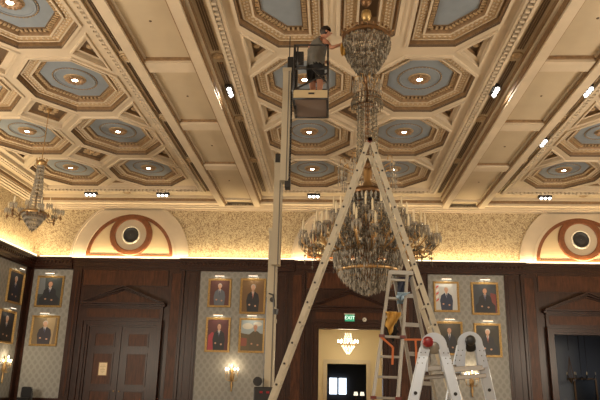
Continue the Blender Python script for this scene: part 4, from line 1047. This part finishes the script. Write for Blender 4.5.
# near articulated ladder with big hinges
na = thing('articulated_ladder', 'bright silver folding ladder with big round hinges nearest the viewer', 'ladder', (.85, 4.6, 0))
def NL(x, y, z): return (x - .85, y - 4.6, z)
def hinge_side(cx, cy, zt, legL, legR, knob, fl):
    # arch-shaped hinge plates with sloping rails either side, each with its own plane y
    g = bpy.data.objects.new('hinge', None); C.objects.link(g); g.parent = na
    r = .085
    q = mb('silver')
    pts_o = circ(cx, zt - r, r, 0, PI, 16); pts_i = circ(cx, zt - r, .035, PI, 0, 10)
    outer = [(x, z) for x, z in pts_o]; L0 = (cx - r - .035, zt - r - .16); R0 = (cx + r + .035, zt - r - .16)
    ring = outer + [(L0[0], L0[1]), (L0[0] + .07, L0[1] - .015)] + [(cx - .035, zt - r - .01)] + circ(cx, zt - r - .01, .035, PI, 0, 8)[1:-1] + [(cx + .035, zt - r - .01), (R0[0] - .07, R0[1] - .015), (R0[0], R0[1])]
    tri = tessellate_polygon([[Vector((x, z, 0)) for x, z in ring]]); n = len(ring)
    for dy in (-.024, .024):
        vs = [(*NL(x, cy + dy - .003, z),) for x, z in ring] + [(*NL(x, cy + dy + .003, z),) for x, z in ring]
        q.add(vs, [tuple(t_) for t_ in tri] + [tuple(n + i for i in reversed(t_)) for t_ in tri] + [(i, (i+1) % n, (i+1) % n + n, i + n) for i in range(n)])
    q.build('hinge_plate', g)
    mb('black' if knob == 'black' else 'alu').lathe(NL(cx, cy, zt - r), [(.055, -.021), (.06, .0), (.055, .021)], 24, 'y').build('hinge_core', g, True)
    mb(knob).lathe(NL(cx - .045 if knob == 'red' else cx - .005, cy - .03, zt - r + .02), [(.026, 0), (.036, -.01), (.036, -.03), (.03, -.038), (.014, -.04)], 20, 'y').build('knob', g, True)
    q = mb('black')
    for sx in (-1, 1):
        for i in range(3):
            for j in (0, 1): q.lathe(NL(cx + sx*(r*.72 + .012*i + j*.03), cy - .028, zt - r - .05 - .035*i), [(.004, 0), (.004, -.003)], 6, 'y')
    q.build('rivet', g)['kind'] = 'stuff'
    for (fx, fy), sx in ((legL, -1), (legR, 1)):
        a_ = (cx + sx*(r - .025), cy, zt - r - .02); b_ = (fx, fy, .02)
        d = Vector(b_) - Vector(a_)
        rl = mb('silver').bar(NL(*a_), NL(*b_), .045, .07, (1, 0, 0)).build('rail', na, bevel=.006)
        rl2 = mb('alu').bar(NL(*lerp(a_, b_, .22)), NL(*(Vector(b_) + Vector((sx*.0, 0.0, 0)))), .06, .085, (1, 0, 0)).build('outer_rail', rl, bevel=.005) if False else None
        p_ = lerp(a_, b_, .16); mb('black').lathe(NL(p_[0], p_[1] - .024, p_[2]), [(.012, 0), (.012, -.006)], 10, 'y').build('lock_hole', rl)
        mb('black').box(NL(fx, fy, 0)[0] - .04, NL(fx, fy, 0)[0] + .04, fy - 4.6 - .04, fy - 4.6 + .04, 0, .06).build('foot', rl)
    return g
nA, nB = .72, 1.00
yA, yB = 4.5, 4.78
hinge_side(.70, yA, 1.965, (.15, 4.35), (1.16, 4.35), 'red', 0)
hinge_side(1.005, yB, 2.00, (.50, 4.98), (1.45, 4.98), 'black', 0)
# rungs linking the two sides
def rail_pt(cx, cy, zt, leg, sx, z):
    a_ = (cx + sx*(.085 - .025), cy, zt - .105); b_ = (leg[0], leg[1], .02); t_ = (a_[2] - z) / (a_[2] - b_[2]); return lerp(a_, b_, t_)
for k in range(6):
    z = 1.72 - .28*k
    for sx, l0, l1 in ((1, (1.16, 4.35), (1.45, 4.98)), (-1, (.15, 4.35), (.50, 4.98))):
        a_ = rail_pt(.70, yA, 1.965, l0, sx, z); b_ = rail_pt(1.005, yB, 2.0, l1, sx, z + .03)
        mb('rungm').bar(NL(*a_), NL(*b_), .04, .035).build('rung', na, bevel=.004)
        mb('rungm').bar(NL(a_[0], a_[1], a_[2] - .055), NL(b_[0], b_[1], b_[2] - .055), .045, .028).build('rung', na, bevel=.004)

# ---------------------------------------------------------------- lights
def area(name, loc, rot, sx, sy, e, col):
    l = bpy.data.lights.new(name, 'AREA'); l.shape = 'RECTANGLE'; l.size = sx; l.size_y = sy; l.energy = e; l.color = col
    o = bpy.data.objects.new(name, l); C.objects.link(o); o.location = loc; o.rotation_euler = rot; return o
WARM = (1, .76, .42)
# strips in the cove behind the cornice, shining up the wall
area('cove_strip', ((LW+RW)/2, D - .235, 7.875), (PI + .5, 0, 0), RW - LW - .8, .07, 880, WARM)
area('cove_strip', (LW + .34, (BW + D)/2, 7.875), (PI, 0, PI/2), D - BW - 1, .12, 1150, WARM)
area('cove_strip', (RW - .34, (BW + D)/2, 7.875), (PI, 0, PI/2), D - BW - 1, .12, 1150, WARM)
area('cove_strip', ((LW+RW)/2, BW + .2, 7.88), (PI, 0, 0), RW - LW - .8, .12, 900, WARM)
# added cool fill panels by the rear wall, which has no windows
for x in (-11, -4, 5, 13):
    area('rear_fill', (x, BW + .1, 3.8), (PI/2, 0, PI), 3.2, 5.5, 420, (.86, .93, 1))
def point(name, loc, e, col, r):
    l = bpy.data.lights.new(name, 'POINT'); l.energy = e; l.color = col; l.shadow_soft_size = r
    o = bpy.data.objects.new(name, l); C.objects.link(o); o.location = loc
# added warm fill points outside the frame, no chandeliers hang there
for loc, e in (((XM, -4.0, 5.2), 900), ((-10.9, 6.0, 4.2), 2700), ((12.8, 6.0, 4.2), 2700), ((14.9, 19, 3.6), 2500), ((-14.6, 16, 3.0), 2500)):
    point('hall_fill', loc, e, (1, .87, .68), 1.0)
point('corridor_lamp', (.93, 35.4, 3.0), 130, (1, .82, .5), .3)
point('lobby_lamp', (1.8, 42, 2.6), 6, (1, .85, .6), .2)
area('dim_room_light', (16.9, 37.5, 2.5), (0, PI/2, 0), 2, 3, 16, (.8, .88, 1))  # unseen area light inside the dim room, no window is built
# spot fixtures throw light downwards
for x, y in ((-3.5, 19.5), (5.33, 19.5), (8.33, 19.5), (8.33, 24.1)):
    area('spot_beam', (x, y, CHN - .24), (0, 0, 0), .2, .5, 40, (1, .93, .82))
wd = bpy.data.worlds.new('world'); bpy.context.scene.world = wd; wd.use_nodes = True
wd.node_tree.nodes['Background'].inputs[0].default_value = (.02, .02, .02, 1)

# ---------------------------------------------------------------- camera
cam = bpy.data.cameras.new('camera'); co = bpy.data.objects.new('camera', cam); C.objects.link(co)
cam.sensor_width = 36; cam.lens = 636.95 / 600 * 36; cam.clip_end = 200
yaw, pit, rol = .0528, .28264, .02256
f = Vector((-math.sin(yaw)*math.cos(pit), math.cos(yaw)*math.cos(pit), math.sin(pit)))
r = Vector((math.cos(yaw), math.sin(yaw), 0)); u = r.cross(f)
r2 = r*math.cos(rol) + u*math.sin(rol); u2 = -r*math.sin(rol) + u*math.cos(rol)
mw = Matrix((r2, u2, -f)).transposed().to_4x4(); mw.translation = (0, 0, 1.6); co.matrix_world = mw
sc = bpy.context.scene; sc.camera = co
sc.view_settings.view_transform = 'Standard'; sc.view_settings.look = 'None'; sc.view_settings.exposure = .22; sc.view_settings.gamma = 1
sc.cycles.use_denoising = True; sc.cycles.max_bounces = 8; sc.cycles.transparent_max_bounces = 24; sc.cycles.sample_clamp_indirect = 4
